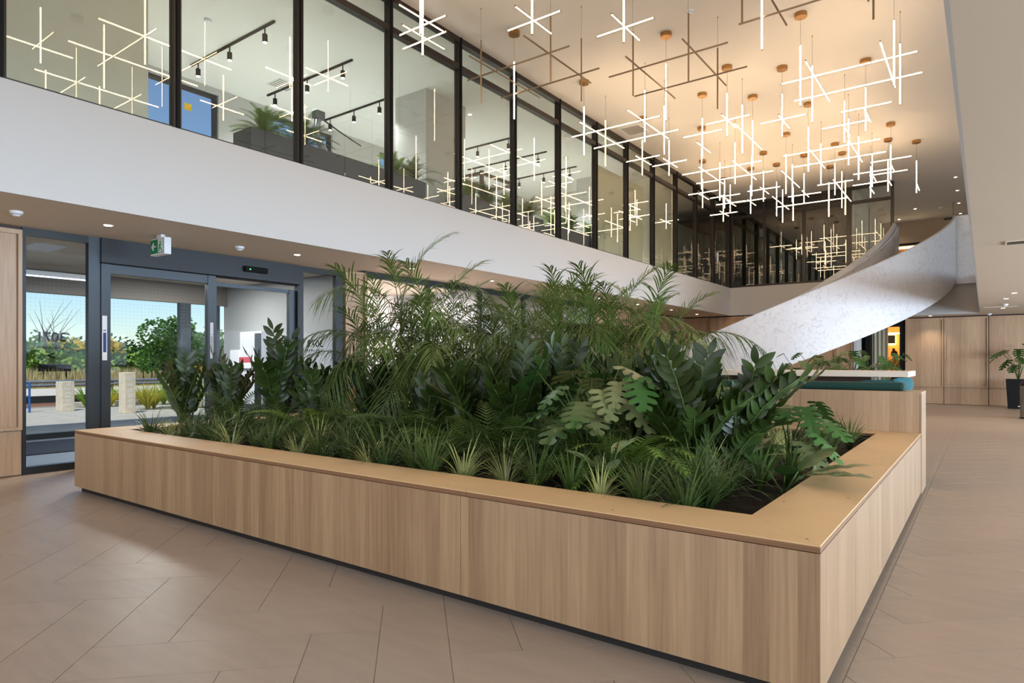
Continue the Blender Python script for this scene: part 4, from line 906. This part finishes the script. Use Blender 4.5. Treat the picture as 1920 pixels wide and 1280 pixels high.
zz = [(345, 3.95, 1.0, 10, .72, .95, 8, 40, 'leftmost glossy dark paddle-leaved plant at the left end of the bed'),
      (430, 4.3, 1.05, 11, .6, .95, 8, 52, 'second glossy paddle-leaved plant from the left, before the door stile'),
      (520, 4.4, 1.15, 11, .7, 1.1, 8, 50, 'tall glossy paddle-leaved plant in front of the right sliding door'),
      (600, 4.6, 1.05, 10, .6, .95, 8, 50, 'glossy paddle-leaved plant under the left edge of the nearer palm'),
      (700, 5.0, 1.0, 7, .7, .95, 10, 45, 'dark paddle-leaved plant at the foot of the nearer palm'),
      (800, 4.5, .95, 7, .6, .85, 10, 48, 'low dark paddle-leaved plant in front of the nearer palm'),
      (880, 4.5, 1.1, 10, .6, .9, 8, 50, 'dark paddle-leaved plant between the two palms, left of centre'),
      (970, 4.35, 1.1, 12, .6, .9, 8, 48, 'glossy paddle-leaved plant in the centre of the bed with bronze-lit leaves'),
      (1045, 4.9, 1.1, 9, .65, .95, 5, 45, 'upright paddle-leaved plant before the farther palm, left of the split leaves'),
      (1215, 4.6, 1.15, 11, .6, .9, 6, 42, 'tall paddle-leaved plant right of the farther palm'),
      (1300, 4.3, 1.2, 14, .5, .8, 8, 52, 'biggest glossy paddle-leaved plant, right half of the bed'),
      (1375, 4.5, 1.1, 13, .5, .85, 14, 62, 'rightmost paddle-leaved plant with stems arching to the right')]
for i, (u, Y, s, n, l0, l1, a0, a1, lab) in enumerate(zz):
    st = stems(n, l0, l1, a0, a1) if i < 11 else stems(n, l0, l1, a0, a1, -70, 120)
    zz_plant(bed(u, Y), Y, ZB, lab, st, s, 'zz_plant', 'paddle-leaved plants in the planter', None, 11)

# palms
PF = [pinnate('palm_frond', 1.45, 34, .46, .0150, (82, -38), [M['palm'], M['stem']], 50, .85, .32, 6, .008, .20, .25),
      pinnate('palm_frond', 1.30, 32, .44, .0150, (74, -62), [M['palm'], M['stem']], 56, 1.0, .30, 6, .008, .12, .28),
      pinnate('palm_frond', 1.30, 26, .50, .0150, (86, 20), [M['palm'], M['stem']], 38, .45, .36, 6, .008, .26, .22)]
def palm(x, y, z, label, canes, n_per, s=1.0, wide=1.0, nm='areca_palm'):
    t = thing(nm, label, 'palm', (x, y, z))
    for (dx, dy, h) in canes:
        top = Vector((dx * 1.9, dy * 1.9, h)); MB().tube([(dx, dy, 0), (dx * 1.3, dy * 1.3, h * .5), top], [.026, .02, .014], 7).build('cane', M['cane'], t, smooth=True)
        for k in range(n_per):
            q = k / max(1, n_per - 1); me = PF[2] if q > .8 else (PF[0] if q > .42 else PF[1]); sc = s * R.uniform(.8, 1.1) * (1 - .1 * q)
            tilt = (1 - q) * .62 * wide - .10 + R.uniform(-.12, .16)
            place('frond', me, t, tuple(top + Vector((0, 0, -.42 * (1 - q) * h / 1.4))), (R.uniform(-.2, .2), tilt, k * 2.4 + R.uniform(-.3, .3)), (sc, sc, sc))
    return t
palm(bed(752, 5.5), 5.5, ZB, 'taller feathery palm left of centre in the planter', [(-.02, .02, 1.42), (.20, .10, 1.08), (.02, -.18, .92), (-.26, .1, .95), (-.14, -.1, .66), (.3, -.05, .7)], 12, .98)
palm(bed(850, 6.3), 6.3, ZB, 'dense palm clump right behind the taller palm', [(0, 0, 1.12), (.2, .12, .9), (-.2, -.05, .8), (.05, -.2, .55)], 12, .95)
palm(bed(960, 6.8), 6.8, ZB, 'low dark palm clump between the two tall palms', [(0, 0, 1.0), (.22, 0, .85), (-.2, .1, .75), (.05, -.2, .5)], 12, .92)
palm(bed(1065, 6.1), 6.1, ZB, 'farther feathery palm right of centre, left stem group', [(-.08, 0, 1.04), (.16, .1, .9), (-.24, -.1, .75), (.05, -.2, .55), (-.1, .2, .98)], 12, .95)
palm(bed(1150, 6.3), 6.3, ZB, 'farther feathery palm right of centre, right stem group', [(0, 0, 1.0), (-.16, -.1, .88), (.22, .1, .8), (.1, -.2, .55), (.1, .2, .92)], 12, .95)

# monstera / split leaf
def monstera_leaf(name, mats, L=.34, W=.34):
    """heart-shaped blade whose outer half is cut into lobes"""
    b = MB(); n = 5; vs = []; fs = []
    def half(t): return W / 2 * (math.sin(PI * min(.985, (t * .80 + .18))) ** .7)
    def pt(t, q, s_):
        w = half(t) * q; back = (.22 * L * (1 - t) ** 3) * q
        return (L * t - back + q * .16 * L * (t + .1), s_ * w, -.30 * L * t * t - .45 * w * w / W + .05 * w)
    for s_ in (-1, 1):
        for i in range(n):
            a, c_ = i / n, (i + 1) / n; g0, g1 = a + .03, c_ - .03; base = len(vs)
            rows = [(0, a, c_), (.30, a, c_), (.38, g0, g1), (.80, g0 + .012, g1 + .004), (1.0, g0 + .07, g1 - .03)]
            for q, k0, k1 in rows: vs.append(pt(k0, q, s_)); vs.append(pt(k1, q, s_))
            for k in range(4):
                f = (base + 2 * k, base + 2 * k + 1, base + 2 * k + 3, base + 2 * k + 2); fs.append(f if s_ < 0 else f[::-1])
    b.add(vs, fs); return b.mesh(name, mats, True)
ML = monstera_leaf('leaf', M['monstera']); MLP = monstera_leaf('leaf', M['pale_leaf'])
def monstera(x, y, z, label, n, h0, h1, s=1.0, pale=0, cat='plant', nm='monstera', group=None, az0=0, az1=360):
    t = thing(nm, label, cat, (x, y, z), 0, group)
    for k in range(n):
        a = math.radians(az0 + (az1 - az0) * (k + R.uniform(.2, .8)) / n); h = R.uniform(h0, h1); r_ = h * R.uniform(.25, .65)
        tip = Vector((math.cos(a) * r_, math.sin(a) * r_, h)); st = MB().tube([(0, 0, 0), (tip.x * .35, tip.y * .35, h * .6), tip], [.009, .007, .005], 5).build('stem', M['stem'], t, smooth=True)
        d = Vector((math.cos(a), math.sin(a), -.55 + R.uniform(-.25, .3))); m = frame_from(tip, d, Vector((0, 0, 1)) + d * .2)
        place('leaf', MLP if R.random() < pale else ML, st, mat=m @ Matrix.Scale(s * R.uniform(.7, 1.15), 4))
    return t
monstera(bed(1105, 4.1), 4.1, ZB, 'split-leaf plant with pale undersides in the middle of the bed', 17, .4, .82, .8, .35)
monstera(bed(1175, 4.3), 4.3, ZB, 'second split-leaf plant, close right of the pale one', 13, .4, .78, .70, .25)
monstera(bed(1480, 4.9), 4.9, ZB, 'broad-leaved plant spilling towards the right rim', 12, .25, .60, .72, .1, az0=-120, az1=80)
BL = leaf_mesh('leaf', .44, .16, .25, M['monstera'], 8, .9, .12, .1)
t = thing('drooping_leaf_plant', 'low plant whose long broad leaf lies over the right plywood rim', 'plant', (bed(1470, 4.35), 4.35, ZB))
for az, el, sc in ((-28, .22, 1.15), (15, .3, .9), (-75, .45, .8), (60, .5, .9), (160, .6, .8)):
    a = math.radians(az); d = Vector((math.cos(a), math.sin(a), el)); tip = Vector((math.cos(a) * .12, math.sin(a) * .12, .14))
    st = MB().tube([(0, 0, 0), tip], [.008, .006], 5).build('stem', M['stem'], t); place('leaf', BL, st, mat=frame_from(tip, d, Vector((0, 0, 1))) @ Matrix.Scale(sc, 4))
# striped calathea
def striped():
    m, t_, b_ = new_mat('striped_leaf'); N, L = t_.nodes, t_.links
    tc = N.new('ShaderNodeTexCoord'); sp_ = N.new('ShaderNodeSeparateXYZ'); L.new(tc.outputs['Object'], sp_.inputs[0])
    ab = N.new('ShaderNodeMath'); ab.operation = 'ABSOLUTE'; L.new(sp_.outputs[1], ab.inputs[0])
    s1 = N.new('ShaderNodeMath'); s1.operation = 'MULTIPLY_ADD'; L.new(ab.outputs[0], s1.inputs[0]); s1.inputs[1].default_value = -1.2; L.new(sp_.outputs[0], s1.inputs[2])
    m3 = N.new('ShaderNodeMath'); m3.operation = 'MULTIPLY'; m3.inputs[1].default_value = 330; L.new(s1.outputs[0], m3.inputs[0])
    sn = N.new('ShaderNodeMath'); sn.operation = 'SINE'; L.new(m3.outputs[0], sn.inputs[0])
    cr = N.new('ShaderNodeValToRGB'); cr.color_ramp.elements[0].color = lin((58, 92, 44)); cr.color_ramp.elements[1].color = lin((214, 216, 160)); cr.color_ramp.elements[0].position = .35; cr.color_ramp.elements[1].position = .65
    L.new(sn.outputs[0], cr.inputs[0]); L.new(cr.outputs[0], b_.inputs['Base Color']); b_.inputs['Roughness'].default_value = .4; return m
SL = leaf_mesh('leaf', .24, .10, .5, striped(), 8, .9, .2)
for u, Y, lab in ((1135, 3.62, 'cream and green striped-leaf plant near the front rim, centre'), (1395, 4.6, 'striped-leaf plant low at the right under the arching stems')):
    t = thing('striped_leaf_plant', lab, 'plant', (bed(u, Y), Y, ZB))
    for k in range(8):
        a = k * .8 + R.uniform(-.2, .2); tip = Vector((math.cos(a) * .07, math.sin(a) * .07, R.uniform(.12, .28)))
        st = MB().tube([(0, 0, 0), tip], [.005, .004], 5).build('stem', M['stem'], t); place('leaf', SL, st, mat=frame_from(tip, Vector((math.cos(a), math.sin(a), R.uniform(.3, 1.3))), Vector((0, 0, 1))) @ Matrix.Scale(R.uniform(.75, 1.05), 4))

# strappy tufts
def tuft_mesh(name, mats, n, L, W, lean):
    b = MB(); rr = random.Random(n * 7 + int(L * 1000))
    for k in range(n):
        a = rr.uniform(0, 2 * PI); ln = L * rr.uniform(.6, 1.1); le = rr.uniform(.45, lean); p = Vector((math.cos(a) * .02, math.sin(a) * .02, 0)); seg = 6; vs = []
        sd = Vector((-math.sin(a), math.cos(a), 0)); ti = le * .25
        for i in range(seg + 1):
            t = i / seg; w = W / 2 * (1 - t ** 2.5) + .0004; vs += [p - sd * w, p + sd * w]; ti = le * (.35 + 1.15 * t)
            p = p + Vector((math.cos(a) * math.sin(ti), math.sin(a) * math.sin(ti), math.cos(ti))) * (ln / seg)
        b.add(vs, [(2 * i, 2 * i + 1, 2 * i + 3, 2 * i + 2) for i in range(seg)], 0)
    return b.mesh(name, mats, True)
TD = [tuft_mesh('grass_blades', M['grass'], 64, .46, .012, 1.55), tuft_mesh('grass_blades', M['grass'], 58, .42, .0115, 1.35)]
TV = [tuft_mesh('grass_blades', M['grass_var'], 56, .38, .012, 1.6)]
xs_ = [-7.3 + .262 * k for k in range(24)]
pat = 'DVVDDDVDDDVDDVDDDVVDDVDD'
for i, x in enumerate(xs_):
    v = pat[i % len(pat)] == 'V'; y = 3.36 + R.uniform(-.04, .08); s = R.uniform(.85, 1.1) * (.9 if v else 1)
    o = place('strappy_grass', R.choice(TV if v else TD), None, (x + R.uniform(-.05, .05), y, ZB), (0, 0, R.uniform(0, 6)), (s, s, s))
    tag(o, '%s grass tuft of the front row along the rim, counted from the left' % ordinal(i), 'plant', 'strappy grass tufts')
pat2 = 'DDVDDDDDVDDDDVDDVDDDVD'
for i in range(22):
    x = -7.15 + .272 * i; v = pat2[i] == 'V'; y = 3.74 + R.uniform(-.05, .07); s = R.uniform(.9, 1.15)
    o = place('strappy_grass', R.choice(TV if v else TD), None, (x + R.uniform(-.06, .06), y, ZB), (0, 0, R.uniform(0, 6)), (s, s, s))
    tag(o, '%s grass tuft of the second row behind the front rim, from the left' % ordinal(i), 'plant', 'strappy grass tufts')
for i, (x, y, v) in enumerate([(-1.25, 3.5, 0), (-1.3, 3.95, 0), (-1.2, 4.4, 0), (-1.5, 4.2, 1), (-1.35, 4.9, 0), (-1.25, 5.5, 1), (-1.5, 6.0, 1), (-1.2, 6.5, 0), (-1.06, 6.95, 0), (-1.7, 6.9, 1), (-1.10, 6.2, 0), (-1.35, 7.2, 0), (-1.08, 4.7, 0)]):
    s = R.uniform(.9, 1.15) * (.85 if i > 5 else 1); o = place('strappy_grass', R.choice(TV if v else TD), None, (x, y, ZB), (0, 0, R.uniform(0, 6)), (s, s, s))
    tag(o, '%s grass tuft along the right rim, counted from the front corner' % ordinal(i), 'plant', 'strappy grass tufts')
# understory ferns
fpos = [(-7.2, 4.2, 0), (-6.75, 4.05, 0), (-6.2, 4.15, 0), (-5.6, 4.1, 1), (-5.1, 4.25, 0), (-4.6, 4.05, 0), (-4.1, 4.2, 0), (-3.6, 4.0, 1), (-3.2, 4.05, 0), (-2.8, 4.0, 0), (-2.35, 4.0, 0), (-1.95, 3.95, 1),
        (-6.6, 5.0, 0), (-5.9, 5.1, 0), (-5.2, 5.1, 0), (-4.5, 5.0, 0), (-3.9, 5.2, 0), (-3.3, 5.0, 0), (-2.6, 5.1, 0), (-2.0, 5.0, 1), (-6.3, 6.1, 0), (-5.0, 6.2, 0), (-3.6, 6.3, 0), (-2.4, 6.2, 0), (-4.2, 7.0, 0), (-2.9, 7.1, 0)]
for i, (x, y, l) in enumerate(fpos):
    row = 0 if i < 12 else (1 if i < 20 else 2); k = i - (0, 12, 20)[row]
    fern(x, y, ZB, '%s dark bushy fern from the left in the %s of the planter' % (ordinal(k), ('front third', 'middle', 'back third')[row]), 26, R.uniform(1.15, 1.5), bool(l), 'fern', 'understory ferns in the planter', 'bushy_fern')
# ------------------------------------------------------------------ monsteras behind the counter, black planter, bin
for i, u in enumerate((1495, 1530, 1565, 1598, 1632, 1662)):
    Y = 14.5; x = x_at(u, Y)
    monstera(x, Y, .85, '%s small split-leaf plant standing behind the pale counter, from the left' % ordinal(i), 9, .35, .78, .62, .0, 'plant', 'split_leaf_plant', 'plants behind the counter')
    p = thing('plant_pot', '%s %s pot behind the counter, from the left' % (ordinal(i), 'red' if i == 1 else 'dark'), 'pot', (x, Y, 0), 0, 'pots behind the counter'); b = MB().lathe([(0, 0), (.13, 0), (.18, .85), (.16, .86), (.15, .8), (0, .8)], 16); b.build('pot_body', M['red'] if i == 1 else M['black'], p, smooth=False)
bp = thing('tall_black_planter', 'tall tapered black planter by the wood wall at the right edge', 'planter', (.80, 24.5, 0))
b = MB(); b.add([(-.25, -.25, 0), (.25, -.25, 0), (.25, .25, 0), (-.25, .25, 0), (-.30, -.30, .88), (.30, -.30, .88), (.30, .30, .88), (-.30, .30, .88), (-.27, -.27, .88), (.27, -.27, .88), (.27, .27, .88), (-.27, .27, .88), (-.27, -.27, .8), (.27, -.27, .8), (.27, .27, .8), (-.27, .27, .8)],
    [(3, 2, 1, 0), (0, 1, 5, 4), (1, 2, 6, 5), (2, 3, 7, 6), (3, 0, 4, 7), (4, 5, 9, 8), (5, 6, 10, 9), (6, 7, 11, 10), (7, 4, 8, 11), (8, 9, 13, 12), (9, 10, 14, 13), (10, 11, 15, 14), (11, 8, 12, 15), (12, 13, 14, 15)])
b.build('pot_body', M['black'], bp); box('maker_label', (-.02, .06, -.262, -.255, .07, .09), M['paper'], bp); box('soil', (-.27, .27, -.27, .27, .80, .82), M['soil'], bp)
monstera(.80, 24.5, .82, 'split-leaf plant growing in the tall black planter at the right edge', 11, .45, 1.15, 1.15, .15)
t = thing('waste_bin', 'round brushed steel bin with a dark lid at the right edge', 'bin', (.90, 20.3, 0))
MB().lathe([(.0, .02), (.21, .02), (.21, .82), (.0, .82)], 28).build('bin_body', M['steel'], t, smooth=False); MB().lathe([(0, .0), (.215, .0), (.215, .03), (0, .03)], 28).build('base_ring', M['black'], t)
MB().lathe([(.215, .81), (.22, .84), (.17, .92), (.10, .93), (.09, .87)], 28).build('lid', M['bronze'], t, smooth=True)

# ------------------------------------------------------------------ outdoors
struct('ground_paving', MB().box(-24, -13.9, -20, 40, -.12, -.02), M['paving'])
struct('ground_verge', MB().box(-30, -24, -20, 60, -.12, -.01), M['mulch'])
struct('ground_road', MB().box(-40, -30, -30, 80, -.12, -.015), M['asphalt'])
struct('ground_meadow', MB().box(-300, -40, -100, 300, -.12, -.01), M['meadow'])
struct('kerb_1', MB().box(-23.2, -22.9, 7.9, 30, -.02, .12), M['kerb'])
struct('canopy_1', MB().box(-15.6, -13.9, -6, 25, 3.1, 3.35), M['soffit'])
def bollard(x, y, h, w, label):
    t = thing('stone_bollard', label, 'bollard', (x, y, -.02), .12)
    MB().box(-w / 2, w / 2, -w / 2, w / 2, 0, h).build('shaft', M['stone'], t, .012)
    for k in range(6): MB().box(w / 2, w / 2 + .004, -w * .2, w * .2, .15 + k * h * .13, .15 + k * h * .13 + .09).build('carved_block', M['mulch'] if False else M['kerb'], t)
bollard(-19.1, 8.05, 1.13, .30, 'tall pale stone bollard right of the door stile outside')
bollard(-21.4, 7.35, .85, .34, 'short leaning stone bollard outside the narrow entrance pane')
bollard(-19.9, 10.4, 1.05, .30, 'stone bollard outside behind the paddle leaves')
# guard rail
t = thing('guard_rail', 'long grey galvanised guard rail beside the road outside', 'guard rail')
for z in (.62, .74): MB().tube([(-25, -5, z), (-25, 40, z)], .05, 8).build('beam', M['galv'], t)
for k in range(16): box('post', (-25.16, -25.04, -4 + k * 2.8, -3.9 + k * 2.8, -.05, .72), M['galv'], t)
t = thing('low_rail', 'low dark rail on short posts behind the short bollard', 'rail')
MB().box(-23.6, -23.5, 2, 12, .12, .34).build('beam', M['frame'], t)
for k in range(5): box('post', (-23.58, -23.52, 2.4 + k * 2.2, 2.5 + k * 2.2, -.05, .12), M['frame'], t)
t = thing('blue_fence', 'bright blue tubular fence end outside at the left', 'fence')
for y in (6.30, 6.52): MB().tube([(-21.5, y, -.02), (-21.5, y, .82)], .028, 8).build('post', M['fence_blue'], t)
for z in (.12, .45, .78): MB().tube([(-21.5, 3.0, z), (-21.5, 6.52, z)], .012, 6).build('wire_rail', M['fence_blue'], t)
# ornamental grasses outside
TO = [tuft_mesh('grass_blades', plain('fresh_grass', (128, 160, 50), .6, noise=.3, nscale=3, rnd=.3, trans=.3), 90, .85, .02, 1.0), tuft_mesh('grass_blades', plain('golden_grass', (176, 168, 60), .6, noise=.3, nscale=3, rnd=.3, trans=.3), 90, .8, .02, 1.1)]
oc = 0
for (x, y) in [(-22.5, 8.3), (-22.3, 8.9), (-22.6, 9.4), (-22.4, 9.9), (-22.0, 10.4), (-20.5, 9.4), (-20.3, 9.9), (-20.0, 9.0), (-19.7, 9.6), (-20.8, 10.4), (-19.6, 10.2), (-22.3, 10.9)]:
    o = place('ornamental_grass', TO[oc % 2], None, (x, y, -.02), (0, 0, R.uniform(0, 6)), (1.35, 1.35, R.uniform(1.0, 1.25))); tag(o, '%s yellow-green ornamental grass clump outside, counted from the left' % ordinal(oc), 'plant', 'ornamental grasses outside'); oc += 1
# trees
def tree(x, y, h, w, z0, mat, label, n=900, leaf=.16, nm='tree', trunk=True, lobes=9, group=None):
    t = thing(nm, label, 'tree', (x, y, 0), 0, group); b = MB(); rr = random.Random(int(x * 13 + y * 7)); ce = []
    for k in range(lobes): ce.append((rr.uniform(-.32, .32) * w, rr.uniform(-.32, .32) * w, z0 + (h - z0) * rr.uniform(.2, .78), rr.uniform(.16, .30) * w))
    for k in range(n):
        c = rr.choice(ce); v = Vector((rr.gauss(0, 1), rr.gauss(0, 1), rr.gauss(0, 1))).normalized() * c[3] * rr.uniform(.7, 1.08)
        p = Vector((c[0], c[1], c[2])) + v; p.z = max(.05, p.z); d = Vector((rr.gauss(0, 1), rr.gauss(0, 1), rr.gauss(0, .6))).normalized(); q = d.orthogonal().normalized()
        b.add([p - d * leaf * .6, p + q * leaf * .32, p + d * leaf * .6, p - q * leaf * .32], [(0, 1, 2, 3)])
    b.build('crown', mat, t)
    if trunk:
        m_ = MB(); m_.tube([(0, 0, 0), (.05, 0, h * .35), (0, .05, h * .6)], [.04 * h * .5, .03 * h * .5, .01], 7)
        for c in ce[:5]: m_.tube([(0, 0, h * .3), (c[0] * .6, c[1] * .6, c[2] * .8), (c[0], c[1], c[2])], [.02 * h * .5, .012 * h * .5, .005], 5)
        m_.build('trunk', M['bark'], t)
    return t
def yx(u, X): return y_at(u, X)
tree(-31, yx(322, -31), 3.75, 3.3, .5, M['tree'], 'bright green leafy tree outside the sliding door', 2600, .17)
tree(-33, yx(382, -33), 3.3, 2.4, .3, M['tree'], 'green tree outside beside the far door post', 1500, .17)
tree(-36, yx(398, -36), 2.6, 1.8, .2, M['tree_yellow'], 'yellow leafy tree outside behind the middle stile', 1100, .15)
tree(-58, yx(158, -58), 3.2, 5.0, .3, M['tree_yellow'], 'yellow tree outside at the right of the narrow pane', 1500, .4)
tree(-60, yx(126, -60), 2.9, 3.4, .3, plain('rusty_leaf', (150, 96, 60), .8, noise=.3, nscale=2, trans=.2), 'rust-coloured tree outside under the mirrored number', 1200, .36)
tree(-34, yx(385, -34), 1.2, 1.6, .1, M['tree_yellow'], 'low yellow shrub outside before the far door post', 700, .12, 'shrub', False)
shr = [(50, -62, 4.6, 7, M['tree_dark']), (75, -56, 3.3, 8, M['tree']), (100, -55, 3.4, 8, M['tree']), (125, -57, 3.2, 7, M['tree_dark']), (150, -66, 3.8, 8, M['tree_dark']), (60, -50, 2.2, 6, M['weeds']), (110, -50, 2.0, 6, M['weeds']),
       (205, -62, 3.4, 8, M['tree_dark']), (225, -60, 3.6, 8, M['tree_dark']), (250, -62, 3.7, 8, M['tree_dark']), (275, -60, 3.3, 7, M['tree']), (215, -52, 2.4, 6, M['weeds']), (300, -58, 3.4, 8, M['tree_dark']), (240, -53, 2.2, 5, M['tree_dark']), (350, -62, 4, 9, M['tree_dark']), (400, -62, 4.2, 9, M['tree_dark'])]
for i, (u, X, h, w_, m_) in enumerate(shr):
    tree(X, yx(u, X), h * (.54 if u < 320 else .85), w_, .1, m_, '%s green thicket on the far side of the meadow outside, from the left' % ordinal(i), 1100, .34, 'thicket', False, 14, 'thickets beyond the meadow')
def deadtree(x, y, h, lab):
    t = thing('bare_tree', lab, 'tree', (x, y, 0)); rr = random.Random(3); b = MB(); b.tube([(0, 0, 0), (0, .1, h * .5), (0, 0, h * .62)], [.09, .06, .05], 6)
    for k in range(9):
        a = rr.uniform(-.9, 1.1); l = rr.uniform(.15, .55) * h; z = h * rr.uniform(.4, .62); p1 = Vector((rr.uniform(-.2, .2), math.sin(a) * l * .5, z + math.cos(a) * l * .5)); b.tube([(0, 0, z), p1, p1 + Vector((.1, math.sin(a * 1.3) * l * .45, math.cos(a) * l * .5))], [.025, .015, .006], 5)
    b.build('branches', M['bark'], t)
deadtree(-50, yx(82, -50), 5.6, 'bare grey branching tree outside, left of the mirrored number')
deadtree(-52, yx(103, -52), 5.2, 'bare thin tree outside behind the mirrored number')
mg = MB(); rr = random.Random(5)
for k in range(16000):
    X = -rr.uniform(41, 56); f = rr.uniform(.22, .62); Y = -X * f; h = rr.uniform(.3, 1.15); a = rr.uniform(0, PI); w_ = rr.uniform(.015, .05); dx, dy = math.cos(a) * w_, math.sin(a) * w_
    mg.add([(X - dx, Y - dy, 0), (X + dx, Y + dy, 0), (X + dx * .3 + rr.uniform(-.15, .15), Y + dy * .3 + rr.uniform(-.15, .15), h)], [(0, 1, 2)])
tag(mg.build('tall_meadow_grass', M['meadow_tall']), 'band of tall dry beige grass across the meadow outside', 'grass', kind='stuff')
for k, (u, X, wd, lab) in enumerate(((103, -43, 1.6, 'low dark sign board outside under the mirrored arrow'), (277, -42, .75, 'small black board outside in the meadow, left of two'), (303, -42, 1.0, 'small black board outside in the meadow, right of two'))):
    y = yx(u, X); t = thing('meadow_board', lab, 'sign', (X, y, 0)); MB().box(-.03, .03, -wd / 2, wd / 2, .85, 1.25).build('board', M['black'], t)
    for s_ in (-1, 1): MB().box(-.03, .03, s_ * wd * .35 - .03, s_ * wd * .35 + .03, 0, .85).build('leg', M['black'], t)
S.cycles.max_bounces = 8; S.cycles.diffuse_bounces = 4; S.cycles.glossy_bounces = 4; S.cycles.transparent_max_bounces = 16
S.cycles.sample_clamp_indirect = 6; S.cycles.use_denoising = True; S.cycles.caustics_reflective = False; S.cycles.caustics_refractive = False
